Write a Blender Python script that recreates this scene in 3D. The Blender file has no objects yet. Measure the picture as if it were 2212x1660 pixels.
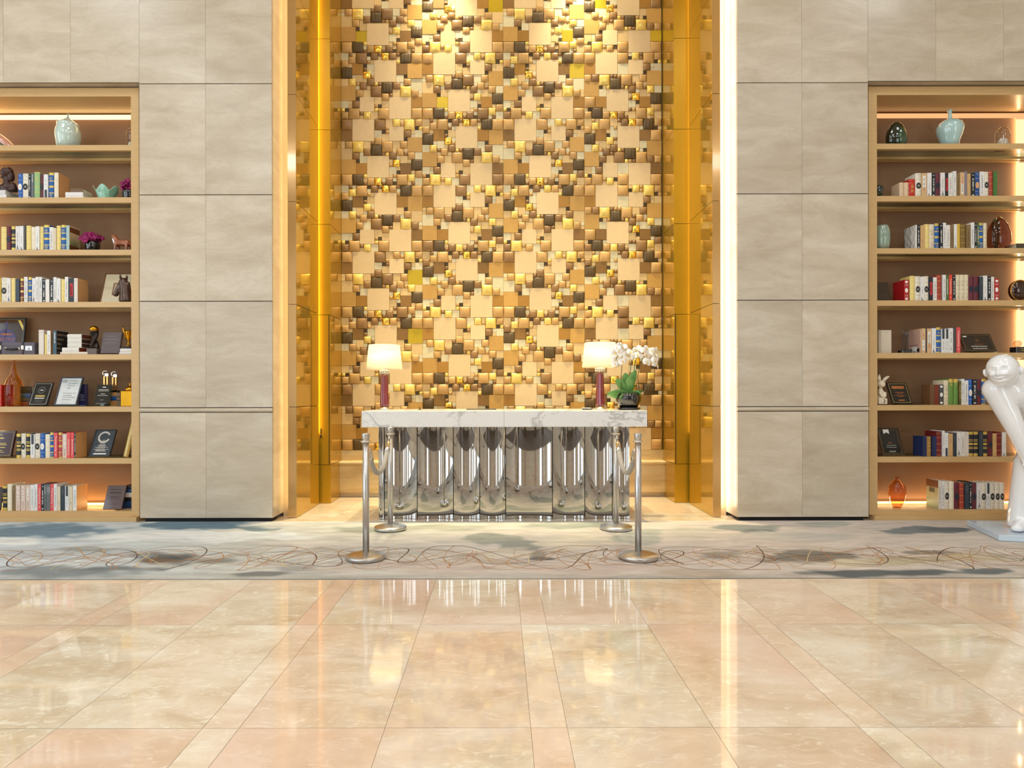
import bpy, math, random
from mathutils import Vector, Matrix
random.seed(7)
C = bpy.context.scene.collection
PI = math.pi
# ---------------------------------------------------------------- camera model
FPX, VX, VY, H, ROLL = 1350.0, 1080.0, 852.0, 1.25, 0.0018
def PX(x, y, Y):
    """photo pixel + distance from the lens plane -> point in the room"""
    yy = y + ROLL * (x - VX); xx = x - ROLL * (y - VY)
    return Vector(((xx - VX) / FPX * Y, Y, H - (yy - VY) / FPX * Y))
def X_(x, Y): return (x - VX) / FPX * Y
def lin(c):
    r = []
    for v in c:
        v = v / 255.0
        r.append(v / 12.92 if v <= 0.04045 else ((v + 0.055) / 1.055) ** 2.4)
    return (r[0], r[1], r[2], 1.0)

# ---------------------------------------------------------------- materials
MATS = {}
def nt(name):
    m = bpy.data.materials.new(name); m.use_nodes = True
    n = m.node_tree; n.nodes.clear()
    out = n.nodes.new('ShaderNodeOutputMaterial')
    return m, n, out
def N(n, t, **kw):
    x = n.nodes.new(t)
    for k, v in kw.items():
        if k.startswith('_'): setattr(x, k[1:], v)
        else:
            k2 = k.replace('__', ' ')
            x.inputs[k2].default_value = v
    return x
def pm(name, rgb, rough=0.5, metal=0.0, noise=0.06, scale=18.0, spec=0.5, coat=0.0, emit=None, es=0.0, tint=0.0, bump=0.0, bscale=60.0, trans=0.0, ior=1.5, stretch=None, coatrough=0.05, aniso=0.0):
    """principled with a procedural mottling (and an optional per-piece tint read from the mesh)"""
    if name in MATS: return MATS[name]
    m, n, out = nt(name); L = n.links
    b = N(n, 'ShaderNodeBsdfPrincipled', Roughness=rough, Metallic=metal, IOR=ior)
    b.inputs['Specular IOR Level'].default_value = spec
    b.inputs['Coat Weight'].default_value = coat; b.inputs['Coat Roughness'].default_value = coatrough
    b.inputs['Transmission Weight'].default_value = trans
    b.inputs['Anisotropic'].default_value = aniso
    tc = N(n, 'ShaderNodeTexCoord'); src = tc.outputs['Object']
    if stretch:
        mp = N(n, 'ShaderNodeMapping', Scale=stretch); L.new(src, mp.inputs['Vector']); src = mp.outputs['Vector']
    nz = N(n, 'ShaderNodeTexNoise', Scale=scale, Detail=4.0, Roughness=0.6); L.new(src, nz.inputs['Vector'])
    mr = N(n, 'ShaderNodeMapRange', From__Min=0.25, From__Max=0.75, To__Min=1 - noise, To__Max=1 + noise); L.new(nz.outputs['Fac'], mr.inputs['Value'])
    v = mr.outputs['Result']
    if tint:
        at = N(n, 'ShaderNodeAttribute', _attribute_name='tint')
        m2 = N(n, 'ShaderNodeMapRange', To__Min=1 - tint, To__Max=1 + tint); L.new(at.outputs['Fac'], m2.inputs['Value'])
        mu = N(n, 'ShaderNodeMath', _operation='MULTIPLY'); L.new(v, mu.inputs[0]); L.new(m2.outputs['Result'], mu.inputs[1]); v = mu.outputs[0]
    mx = N(n, 'ShaderNodeMix', _data_type='RGBA', _blend_type='MULTIPLY'); mx.inputs['Factor'].default_value = 1.0
    mx.inputs[6].default_value = lin(rgb); L.new(v, mx.inputs[7]); L.new(mx.outputs[2], b.inputs['Base Color'])
    if emit:
        b.inputs['Emission Color'].default_value = lin(emit); b.inputs['Emission Strength'].default_value = es
    if bump:
        n2 = N(n, 'ShaderNodeTexNoise', Scale=bscale, Detail=3.0); L.new(src, n2.inputs['Vector'])
        bp = N(n, 'ShaderNodeBump', Strength=bump, Distance=0.004); L.new(n2.outputs['Fac'], bp.inputs['Height']); L.new(bp.outputs['Normal'], b.inputs['Normal'])
    L.new(b.outputs['BSDF'], out.inputs['Surface'])
    MATS[name] = m; return m

def stone(name, base, dark, light, rough, tint=0.08, streak=(1.2, 1.2, 6.0), spec=0.5, coat=0.0, pink=None, crackle=0.25, vein=None, fleck=(14.0, 0.60, 0.74)):
    """marble / limestone: streaky clouds, pale shell flecks and a tint per slab"""
    m, n, out = nt(name); L = n.links
    b = N(n, 'ShaderNodeBsdfPrincipled', Roughness=rough); b.inputs['Specular IOR Level'].default_value = spec
    b.inputs['Coat Weight'].default_value = coat; b.inputs['Coat Roughness'].default_value = 0.02
    tc = N(n, 'ShaderNodeTexCoord'); at = N(n, 'ShaderNodeAttribute', _attribute_name='tint')
    sh = N(n, 'ShaderNodeVectorMath', _operation='SCALE'); sh.inputs[0].default_value = (37.0, 23.0, 11.0); L.new(at.outputs['Fac'], sh.inputs['Scale'])
    ad = N(n, 'ShaderNodeVectorMath', _operation='ADD'); L.new(tc.outputs['Object'], ad.inputs[0]); L.new(sh.outputs[0], ad.inputs[1])
    mp = N(n, 'ShaderNodeMapping', Scale=streak); L.new(ad.outputs[0], mp.inputs['Vector'])
    a = N(n, 'ShaderNodeTexNoise', Scale=1.6, Detail=9.0, Roughness=0.62, Distortion=0.6); L.new(mp.outputs[0], a.inputs['Vector'])
    r = N(n, 'ShaderNodeValToRGB'); cr = r.color_ramp
    cr.elements[0].position = 0.30; cr.elements[0].color = lin(dark)
    cr.elements[1].position = 0.72; cr.elements[1].color = lin(light)
    e = cr.elements.new(0.5); e.color = lin(base)
    L.new(a.outputs['Fac'], r.inputs['Fac']); col = r.outputs['Color']
    # pale flecks
    f = N(n, 'ShaderNodeTexNoise', Scale=fleck[0], Detail=6.0, Roughness=0.7, Distortion=1.2); L.new(mp.outputs[0], f.inputs['Vector'])
    fr = N(n, 'ShaderNodeMapRange', From__Min=fleck[1], From__Max=fleck[2], To__Min=0.0, To__Max=crackle * 2); L.new(f.outputs['Fac'], fr.inputs['Value'])
    mx = N(n, 'ShaderNodeMix', _data_type='RGBA'); L.new(fr.outputs[0], mx.inputs['Factor']); L.new(col, mx.inputs[6]); mx.inputs[7].default_value = lin([min(255, c + 14) for c in light]); col = mx.outputs[2]
    # thin veins
    w = N(n, 'ShaderNodeTexNoise', Scale=2.6, Detail=6.0, Roughness=0.55, Distortion=2.2); L.new(mp.outputs[0], w.inputs['Vector'])
    s1 = N(n, 'ShaderNodeMath', _operation='SUBTRACT'); L.new(w.outputs['Fac'], s1.inputs[0]); s1.inputs[1].default_value = 0.5
    s2 = N(n, 'ShaderNodeMath', _operation='ABSOLUTE'); L.new(s1.outputs[0], s2.inputs[0])
    s3 = N(n, 'ShaderNodeMapRange', From__Min=0.0, From__Max=0.02, To__Min=crackle if vein is None else vein, To__Max=0.0); L.new(s2.outputs[0], s3.inputs['Value'])
    mx = N(n, 'ShaderNodeMix', _data_type='RGBA'); L.new(s3.outputs[0], mx.inputs['Factor']); L.new(col, mx.inputs[6]); mx.inputs[7].default_value = lin([c * 0.86 for c in dark]); col = mx.outputs[2]
    if pink:
        g = N(n, 'ShaderNodeTexNoise', Scale=0.55, Detail=3.0); L.new(ad.outputs[0], g.inputs['Vector'])
        gr = N(n, 'ShaderNodeMapRange', From__Min=0.42, From__Max=0.66, To__Min=0.0, To__Max=0.6); L.new(g.outputs['Fac'], gr.inputs['Value'])
        mx = N(n, 'ShaderNodeMix', _data_type='RGBA'); L.new(gr.outputs[0], mx.inputs['Factor']); L.new(col, mx.inputs[6]); mx.inputs[7].default_value = lin(pink); col = mx.outputs[2]
    tm = N(n, 'ShaderNodeMapRange', To__Min=1 - tint, To__Max=1 + tint); L.new(at.outputs['Fac'], tm.inputs['Value'])
    mx = N(n, 'ShaderNodeMix', _data_type='RGBA', _blend_type='MULTIPLY'); mx.inputs['Factor'].default_value = 1.0; L.new(col, mx.inputs[6]); L.new(tm.outputs[0], mx.inputs[7])
    L.new(mx.outputs[2], b.inputs['Base Color']); L.new(b.outputs[0], out.inputs[0])
    MATS[name] = m; return m

def sheet_glass(name, rgb, refl=0.5, rough=0.02):
    """thin pane: tinted see-through plus a grazing reflection"""
    if name in MATS: return MATS[name]
    m, n, out = nt(name); L = n.links
    t = N(n, 'ShaderNodeBsdfTransparent'); g = N(n, 'ShaderNodeBsdfGlossy', Roughness=rough)
    nz = N(n, 'ShaderNodeTexNoise', Scale=6.0); r = N(n, 'ShaderNodeValToRGB')
    c = lin(rgb); r.color_ramp.elements[0].color = tuple(v * 0.97 for v in c[:3]) + (1,); r.color_ramp.elements[1].color = c
    L.new(nz.outputs['Fac'], r.inputs['Fac']); L.new(r.outputs['Color'], t.inputs['Color'])
    f = N(n, 'ShaderNodeLayerWeight', Blend=0.5); p = N(n, 'ShaderNodeMath', _operation='POWER'); L.new(f.outputs['Facing'], p.inputs[0]); p.inputs[1].default_value = 3.0
    q = N(n, 'ShaderNodeMath', _operation='MULTIPLY_ADD'); L.new(p.outputs[0], q.inputs[0]); q.inputs[1].default_value = refl; q.inputs[2].default_value = 0.04; mx = N(n, 'ShaderNodeMixShader')
    L.new(q.outputs[0], mx.inputs[0]); L.new(t.outputs[0], mx.inputs[1]); L.new(g.outputs[0], mx.inputs[2]); L.new(mx.outputs[0], out.inputs[0])
    MATS[name] = m; return m

def glow(name, rgb, s):
    if name in MATS: return MATS[name]
    m, n, out = nt(name); L = n.links
    e = N(n, 'ShaderNodeEmission', Strength=s); nz = N(n, 'ShaderNodeTexNoise', Scale=3.0); r = N(n, 'ShaderNodeValToRGB'); c = lin(rgb)
    r.color_ramp.elements[0].color = tuple(v * 0.95 for v in c[:3]) + (1,); r.color_ramp.elements[1].color = c
    L.new(nz.outputs['Fac'], r.inputs['Fac']); L.new(r.outputs[0], e.inputs['Color']); L.new(e.outputs[0], out.inputs[0])
    MATS[name] = m; return m

# ---------------------------------------------------------------- mesh builder
TEXTS = {}
def text_shape(s):
    if s in TEXTS: return TEXTS[s]
    cu = bpy.data.curves.new('lettering', 'FONT'); cu.body = s; cu.size = 1.0; cu.resolution_u = 2
    o = bpy.data.objects.new('lettering', cu)
    me = bpy.data.meshes.new_from_object(o)
    v = [(p.co.x, p.co.y) for p in me.vertices]; f = [tuple(p.vertices) for p in me.polygons]
    bpy.data.objects.remove(o); bpy.data.meshes.remove(me); bpy.data.curves.remove(cu)
    x0 = min(p[0] for p in v); x1 = max(p[0] for p in v); y0 = min(p[1] for p in v); y1 = max(p[1] for p in v)
    v = [(p[0] - (x0 + x1) / 2, p[1] - (y0 + y1) / 2) for p in v]
    TEXTS[s] = (v, f, x1 - x0, y1 - y0); return TEXTS[s]

class MB:
    def __init__(s): s.v = []; s.f = []; s.m = []; s.sm = []; s.t = []; s.tint = 0.5
    def add(s, vs, fs, m=0, smooth=False):
        o = len(s.v); s.v += [Vector(p) for p in vs]
        for f in fs: s.f.append(tuple(o + i for i in f)); s.m.append(m); s.sm.append(smooth); s.t.append(s.tint)
        return s
    def box(s, x0, x1, y0, y1, z0, z1, m=0):
        return s.add([(x0,y0,z0),(x1,y0,z0),(x1,y1,z0),(x0,y1,z0),(x0,y0,z1),(x1,y0,z1),(x1,y1,z1),(x0,y1,z1)],
            [(0,3,2,1),(4,5,6,7),(0,1,5,4),(1,2,6,5),(2,3,7,6),(3,0,4,7)], m)
    def bbox(s, x0, x1, y0, y1, z0, z1, b=0.003, m=0):
        """box with chamfered edges, one closed piece"""
        vs = []; 
        X = (x0, x1); Y = (y0, y1); Z = (z0, z1); idx = {}
        for i in (0, 1):
            for j in (0, 1):
                for k in (0, 1):
                    sx, sy, sz = (1 - 2*i)*b, (1 - 2*j)*b, (1 - 2*k)*b
                    for a, p in enumerate(((X[i], Y[j]+sy, Z[k]+sz), (X[i]+sx, Y[j], Z[k]+sz), (X[i]+sx, Y[j]+sy, Z[k]))):
                        idx[i, j, k, a] = len(vs); vs.append(p)
        g = lambda i, j, k, a: idx[i, j, k, a]; F = []
        for i in (0, 1): F.append([g(i,0,0,0), g(i,1,0,0), g(i,1,1,0), g(i,0,1,0)][::(-1 if i == 0 else 1)])
        for j in (0, 1): F.append([g(0,j,0,1), g(1,j,0,1), g(1,j,1,1), g(0,j,1,1)][::(1 if j == 0 else -1)])
        for k in (0, 1): F.append([g(0,0,k,2), g(1,0,k,2), g(1,1,k,2), g(0,1,k,2)][::(-1 if k == 0 else 1)])
        for j in (0, 1):
            for k in (0, 1): F.append([g(0,j,k,1), g(1,j,k,1), g(1,j,k,2), g(0,j,k,2)])
        for i in (0, 1):
            for k in (0, 1): F.append([g(i,0,k,0), g(i,1,k,0), g(i,1,k,2), g(i,0,k,2)])
        for i in (0, 1):
            for j in (0, 1): F.append([g(i,j,0,0), g(i,j,1,0), g(i,j,1,1), g(i,j,0,1)])
        for i in (0, 1):
            for j in (0, 1):
                for k in (0, 1): F.append([g(i,j,k,0), g(i,j,k,1), g(i,j,k,2)])
        c = Vector(((x0+x1)/2, (y0+y1)/2, (z0+z1)/2)); G = []
        for f in F:
            p = [Vector(vs[i]) for i in f]; nn = (p[1]-p[0]).cross(p[2]-p[0]); mid = sum(p, Vector()) / len(p)
            G.append(tuple(f) if nn.dot(mid - c) > 0 else tuple(reversed(f)))
        return s.add(vs, G, m)
    def lathe(s, prof, cx, cy, m=0, seg=32, cap=True, sx=1.0, sy=1.0, smooth=True, z0=0.0):
        vs = []; fs = []
        for r, z in prof:
            for i in range(seg):
                a = 2*PI*i/seg; vs.append((cx + r*sx*math.cos(a), cy + r*sy*math.sin(a), z + z0))
        k = len(prof)
        for j in range(k-1):
            for i in range(seg):
                i2 = (i+1) % seg; fs.append((j*seg+i, j*seg+i2, (j+1)*seg+i2, (j+1)*seg+i))
        s.add(vs, fs, m, smooth)
        if cap:
            o = len(s.v) - len(vs)
            for f in (tuple(o+i for i in reversed(range(seg))), tuple(o+(k-1)*seg+i for i in range(seg))):
                s.f.append(f); s.m.append(m); s.sm.append(False); s.t.append(s.tint)
        return s
    def tube(s, pts, r, m=0, seg=10, cap=True):
        pts = [Vector(p) for p in pts]; n = len(pts); rr = r if isinstance(r, (list, tuple)) else [r]*n
        vs = []; up = Vector((0, 0, 1)); d0 = (pts[1]-pts[0]).normalized()
        if abs(d0.dot(up)) > 0.95: up = Vector((0, 1, 0))
        u = d0.cross(up).normalized()
        for i in range(n):
            d = (pts[min(i+1, n-1)] - pts[max(i-1, 0)]).normalized()
            u = (u - d*u.dot(d)).normalized(); w = d.cross(u)
            for k in range(seg):
                a = 2*PI*k/seg; vs.append(pts[i] + (u*math.cos(a) + w*math.sin(a))*rr[i])
        fs = [(i*seg+k, i*seg+(k+1) % seg, (i+1)*seg+(k+1) % seg, (i+1)*seg+k) for i in range(n-1) for k in range(seg)]
        o = len(s.v); s.add(vs, fs, m, True)
        if cap:
            for f in (tuple(o+i for i in reversed(range(seg))), tuple(o+(n-1)*seg+i for i in range(seg))):
                s.f.append(f); s.m.append(m); s.sm.append(False); s.t.append(s.tint)
        return s
    def ell(s, c, r, m=0, seg=20, rings=12, rot=None):
        c = Vector(c); vs = []
        r = (r, r, r) if not isinstance(r, (list, tuple)) else r
        for j in range(rings+1):
            t = PI*j/rings
            for i in range(seg):
                a = 2*PI*i/seg; p = Vector((r[0]*math.sin(t)*math.cos(a), r[1]*math.sin(t)*math.sin(a), -r[2]*math.cos(t)))
                if j in (0, rings) and i: continue
                vs.append(c + (rot @ p if rot else p))
        fs = []; R = lambda j, i: 0 if j == 0 else (len(vs)-1 if j == rings else 1+(j-1)*seg+(i % seg))
        for j in range(rings):
            for i in range(seg):
                q = (R(j,i), R(j,i+1), R(j+1,i+1), R(j+1,i)); q2 = []
                for k in q:
                    if k not in q2: q2.append(k)
                if len(q2) > 2: fs.append(tuple(q2))
        return s.add(vs, fs, m, True)
    def cap(s, p0, r0, p1, r1, m=0):
        """tapered limb with round ends"""
        p0, p1 = Vector(p0), Vector(p1); k = 5; pts = [p0.lerp(p1, i/(k-1)) for i in range(k)]
        s.tube(pts, [r0+(r1-r0)*i/(k-1) for i in range(k)], m, 14); s.ell(p0, r0, m, 14, 8); s.ell(p1, r1, m, 14, 8); return s
    def rect(s, x0, x1, z0, z1, y, m=0): return s.add([(x0,y,z0),(x1,y,z0),(x1,y,z1),(x0,y,z1)], [(0,1,2,3)], m)
    def oval(s, cx, cz, rx, rz, y, m=0, seg=20): return s.add([(cx+rx*math.cos(2*PI*i/seg), y, cz+rz*math.sin(2*PI*i/seg)) for i in range(seg)], [tuple(range(seg))], m)
    def ring(s, cx, cz, r0, r1, y, m=0, seg=28, a0=0, a1=2*PI):
        vs = []
        for i in range(seg+1):
            a = a0+(a1-a0)*i/seg
            vs += [(cx+r0*math.cos(a), y, cz+r0*math.sin(a)), (cx+r1*math.cos(a), y, cz+r1*math.sin(a))]
        return s.add(vs, [(2*i+1, 2*i, 2*i+2, 2*i+3) for i in range(seg)], m)
    def text(s, t, cx, cz, y, h=None, w=None, m=0, rot=0):
        """lettering facing -Y; rot=-1 reads downwards, +1 reads upwards"""
        v, f, tw, th = text_shape(t); k = h/th if h else w/tw
        kx = w/tw if (h and w) else k
        R = {0: lambda x, z: (x, z), -1: lambda x, z: (z, -x), 1: lambda x, z: (-z, x)}[rot]
        vs = []
        for p in v:
            a, b = R(p[0]*kx, p[1]*k); vs.append((cx+a, y, cz+b))
        return s.add(vs, f, m)
    def build(s, name, mats, parent=None, origin=(0, 0, 0)):
        o_ = Vector(origin); me = bpy.data.meshes.new(name)
        me.from_pydata([tuple(p - o_) for p in s.v], [], s.f)
        for m in (mats if isinstance(mats, (list, tuple)) else [mats]): me.materials.append(m)
        me.polygons.foreach_set('material_index', s.m); me.polygons.foreach_set('use_smooth', s.sm)
        a = me.attributes.new('tint', 'FLOAT', 'FACE'); a.data.foreach_set('value', s.t)
        me.update(); ob = bpy.data.objects.new(name, me); C.objects.link(ob)
        if parent: ob.parent = parent
        else: ob.location = o_
        return ob

def tag(o, label=None, cat=None, group=None, kind=None):
    if label: o['label'] = label
    if cat: o['category'] = cat
    if group: o['group'] = group
    if kind: o['kind'] = kind
    return o
def thing(name, label, cat, loc, group=None):
    o = bpy.data.objects.new(name, None); C.objects.link(o); o.location = loc; o.empty_display_size = 0.1
    return tag(o, label, cat, group)
def struct(o): o['kind'] = 'structure'; return o
def copy_tree(o, parent=None):
    c = o.copy(); C.objects.link(c); c.parent = parent
    for ch in list(o.children): copy_tree(ch, c)
    return c
def clampz(m, z=0.004):
    for p in m.v: p.z = max(p.z, z)
    return m
def soften(o, voxel, it=6):
    """melt overlapping volumes into one continuous skin"""
    m = o.modifiers.new('skin', 'REMESH'); m.mode = 'VOXEL'; m.voxel_size = voxel; m.use_smooth_shade = True
    k = o.modifiers.new('smooth', 'SMOOTH'); k.factor = 0.5; k.iterations = it
    return o
def area(name, loc, rot, sx, sy, power, rgb, spread=PI):
    l = bpy.data.lights.new(name, 'AREA'); l.shape = 'RECTANGLE'; l.size = sx; l.size_y = sy; l.energy = power; l.color = rgb; l.spread = spread
    o = bpy.data.objects.new(name, l); C.objects.link(o); o.location = loc; o.rotation_euler = rot; return o
def spot(name, loc, target, power, rgb, angle, blend=0.6, rad=0.04):
    l = bpy.data.lights.new(name, 'SPOT'); l.energy = power; l.color = rgb; l.spot_size = angle; l.spot_blend = blend; l.shadow_soft_size = rad
    o = bpy.data.objects.new(name, l); C.objects.link(o); o.location = loc
    o.rotation_euler = (Vector(target) - Vector(loc)).to_track_quat('-Z', 'Y').to_euler(); return o
# ================================================================ setting
YW, YG, YB = 6.10, 6.32, 7.68          # stone piers, gold portal, padded back wall
ZC = 7.08
M_wall = stone('limestone_wall', (200,186,164), (186,170,146), (215,203,183), 0.28, tint=0.05, streak=(1.0, 1.0, 3.4), crackle=0.22)
M_floor = stone('cream_marble_floor', (230,215,188), (208,186,152), (246,239,221), 0.045, tint=0.05, streak=(1.3, 2.6, 1.0), spec=0.65, pink=(230,190,166), crackle=0.30, vein=0.10, fleck=(9.0, 0.53, 0.66))
M_joint = pm('dark_joint', (58,46,36), 0.8)
M_grout = pm('floor_joint', (200,178,142), 0.3)
M_gold = pm('gold_lacquer', (212,170,58), 0.07, 0.62, noise=0.04, scale=3.0, coat=0.12, coatrough=0.03, tint=0.03)
M_gold_edge = pm('champagne_gold_lacquer', (190,148,84), 0.16, 0.3, noise=0.04, scale=3.0, coat=0.6)
M_satin = pm('satin_gold_panel', (206,160,36), 0.30, 0.45, noise=0.04, scale=3.0, coat=0.1, coatrough=0.2, tint=0.03)
M_black = pm('black_void', (14,14,15), 0.7)
M_plaster = pm('white_plaster', (226,216,200), 0.8, noise=0.03)
ZJ = [0.043, 1.123, 2.163, 3.202, 4.287, 5.33, 6.37, ZC]

# ---- floor: marble slabs in columns, pale strips between, joints of their own
fl = MB(); rnd = random.Random(3)
xs = []; x = 0.113 - 1.229*9
while x < 10:
    xs += [(x, x+0.137, 1), (x+0.137, x+0.683, 0), (x+0.683, x+1.229, 0)]; x += 1.229
y = 3.39 - 1.05*12; rows = []
while y < 7.9: rows.append((y, min(y+1.05, 7.9))); y += 1.05
g = 0.0007
fl.tint = 0.5; fl.add([(-11,-9.3,-0.004),(11.3,-9.3,-0.004),(11.3,7.95,-0.004),(-11,7.95,-0.004)], [(0,1,2,3)], 1)
for (a, b, strip) in xs:
    for (c, d) in rows:
        fl.tint = (0.82 + 0.18*rnd.random()) if strip else 0.72*rnd.random()
        fl.add([(a+g,c+g,0),(b-g,c+g,0),(b-g,d-g,0),(a+g,d-g,0)], [(0,1,2,3)], 0)
struct(fl.build('floor', [M_floor, M_grout]))

# ---- stone piers and the stone over the two bookcases
def stone_wall(name, cells, ret, x_out):
    w = MB(); r = random.Random(name)
    for (x0, x1, z0, z1) in cells:
        w.tint = r.random(); w.box(x0+0.001, x1-0.001, YW, YW+0.014, z0+0.004, z1-0.004, 0)
    w.tint = 0.5
    return w
def pier(name, xs_pier, xs_over, x_ret, sgn):
    cells = []
    for a, b in zip(xs_pier, xs_pier[1:]):
        for i in range(len(ZJ)-1):
            z0, z1 = ZJ[i], ZJ[i+1]
            if abs(z1-1.123) < 0.01: z1 = 1.078          # bead moulding sits in the top of this course
            cells.append((a, b, z0, z1))
    for a, b in zip(xs_over, xs_over[1:]):
        for i in range(4, len(ZJ)-1): cells.append((a, b, ZJ[i]+(0.013 if i == 4 else 0), ZJ[i+1]))
    w = stone_wall(name, cells, None, None)
    p0, p1 = min(xs_pier), max(xs_pier); o0, o1 = min(xs_over), max(xs_over)
    w.box(p0+0.004, p1-0.004, YW+0.0135, YW+0.02, 0.05, ZC, 1)
    w.box(p0, p1, YW+0.0195, YW+0.312, 0.043, ZC, 0)
    w.box(o0+0.004, o1-0.004, YW+0.0135, YW+0.02, 4.303, ZC, 1)
    w.box(o0, o1, YW+0.0195, YW+0.8, 4.30, ZC, 0)
    w.box(p0+0.03, p1-0.03, YW+0.04, YW+0.2, 0.0, 0.043, 2)  # recessed black toe gap
    o = struct(w.build(name, [M_wall, M_joint, M_black]))
    return o
XL = [-3.516, -2.869, -2.223]; XR = [2.318, 2.951, 3.597]
pier('wall_left', XL, [-10.2, -9.5, -8.85, -8.19, -7.53, -6.87, -6.2, -5.5, -4.842, -4.187, -3.516], -2.223, -1)
pier('wall_right', XR, [3.597, 4.261, 4.921, 5.58, 6.24, 6.9, 7.56, 8.22, 8.88, 9.54, 10.2], 2.318, 1)
for i, (a, b) in enumerate(((XL[0], XL[2]), (XR[0], XR[2]))):   # bead moulding round each pier
    t = MB(); prof = [(0.010*math.cos(k*PI/8), 0.02*math.sin(k*PI/8)) for k in range(-4, 5)]
    vs = []; n = len(prof)
    for xx in (a, b): vs += [(xx, YW+0.006-p[0]*1.4, 1.100+p[1]) for p in prof] + [(xx, YW+0.03, 1.12), (xx, YW+0.03, 1.08)]
    k = n+2
    t.add(vs, [(j, (j+1) % k, k+(j+1) % k, k+j) for j in range(k)] + [tuple(reversed(range(k))), tuple(range(k, 2*k))], 0, False)
    struct(t.build('trim_%d' % (i+1), [M_wall]))
# wall behind the bookcases, side walls, far wall, ceiling
w = MB(); w.box(-10.2, -2.3, 6.72, 6.8, 0, 4.3); struct(w.build('wall_behind_left', [M_plaster]))
w = MB(); w.box(2.4, 10.2, 6.72, 6.8, 0, 4.3); struct(w.build('wall_behind_right', [M_plaster]))

# ---- cove slots beside the gold portal
M_cove = pm('cove_lining', (226,200,160), 0.6, noise=0.03)
for nm, x0, x1 in (('trim_3', -2.223, -2.078), ('trim_4', 2.171, 2.318)):
    t = MB(); t.box(x0, x1, 6.41, 6.44, 0, ZC); struct(t.build(nm, [M_cove]))

# ---- gold portal and alcove side walls
def gold_wall(name, sgn, xo, xi, xm):
    """xo outer edge of portal face, xi side wall plane, xm inner plane of the back part"""
    w = MB(); r = random.Random(name); zz = [0.0] + ZJ[1:]
    gp = 0.0025
    for i in range(len(zz)-1):
        z0, z1 = zz[i]+gp, zz[i+1]-gp
        w.tint = r.random()
        a, b = sorted((xo, xi)); w.box(a, b, YG, YG+0.012, z0, z1, 1)                      # portal face
        a, b = sorted((xi, xi-sgn*-0.012)); 
        w.box(min(xi, xi+sgn*0.012), max(xi, xi+sgn*0.012), YG+0.0121, 7.10, z0, z1, 0)      # glossy side wall
    zs = [0.0, 0.445] + ZJ[2:]
    for i in range(len(zs)-1):
        w.tint = r.random(); z0, z1 = zs[i]+gp, zs[i+1]-gp
        xa = xi + sgn*0.10
        w.box(min(xm, xa), max(xm, xa), 7.165, 7.18, z0, z1, 3)                            # step facing the room
        w.box(min(xm, xm+sgn*0.012), max(xm, xm+sgn*0.012), 7.18, YB+0.02, z0, z1, 0)        # inner side wall
    a, b = sorted((xo, xi)); w.box(a+0.002, b-0.002, YG+0.012, YG+0.02, 0, ZC, 2)
    a, b = sorted((xi+sgn*0.012, xi+sgn*0.016)); w.box(a, b, YG+0.02, 7.10, 0, ZC, 2)
    a, b = sorted((xm+sgn*0.012, xm+sgn*0.2)); w.box(a, b, 7.185, YB+0.02, 0, ZC, 2)
    a, b = sorted((xi+sgn*0.10, xi+sgn*0.12)); w.box(a, b, 6.44, 7.185, 0, ZC, 2)
    return struct(w.build(name, [M_gold, M_gold_edge, M_joint, M_satin]))
gold_wall('wall_alcove_left', -1, -2.144, -2.06, -1.943)
gold_wall('wall_alcove_right', 1, 2.233, 2.153, 2.000)
# service doors in the two step faces: seam and pull
for k, (xs_, xh, sg) in enumerate(((-1.958, -2.052, -1), (2.014, 2.140, 1))):
    d = MB(); d.box(xs_-0.004, xs_+0.004, 7.1615, 7.165, 0.45, 2.163)
    door = struct(d.build('door_%d' % (k+1), [M_joint], None, (xs_, 7.16, 0.45)))
    if k == 0:
        h = MB(); h.ell((xh, 7.155, 0.77), (0.008, 0.012, 0.022)); h.tube([(xh, 7.158, 0.80), (xh, 7.158, 0.86)], 0.005)
        h.build('door_handle', [M_black], door, (xs_, 7.16, 0.45))
# ledge at the foot of the padded wall
M_ledge = stone('cream_ledge_stone', (226,200,150), (206,176,124), (236,216,172), 0.3, tint=0.04, crackle=0.1)
l = MB()
l.box(-1.943, 2.0, 7.57, YB+0.05, 0.06, 0.40, 0); l.box(-1.943, 2.0, 7.6, YB+0.05, 0.0, 0.06, 1)
prof = [(7.545 + 0.02*(1-math.cos(a)), 0.42+0.02*math.sin(a)) for a in [PI/2 - k*PI/8 for k in range(9)]]
prof = [(7.70, 0.44)] + prof + [(7.70, 0.40)]
vs = []; k = len(prof)
for xx in (-1.943, 2.0): vs += [(xx, p[0], p[1]) for p in prof]
l.add(vs, [(j, (j+1) % k, k+(j+1) % k, k+j) for j in range(k)] + [tuple(reversed(range(k))), tuple(range(k, 2*k))], 0)
l.box(-1.943, 2.0, YB-0.012, YB+0.03, 0.44, 0.5645, 0)
struct(l.build('trim_5', [M_ledge, M_wall]))

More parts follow.
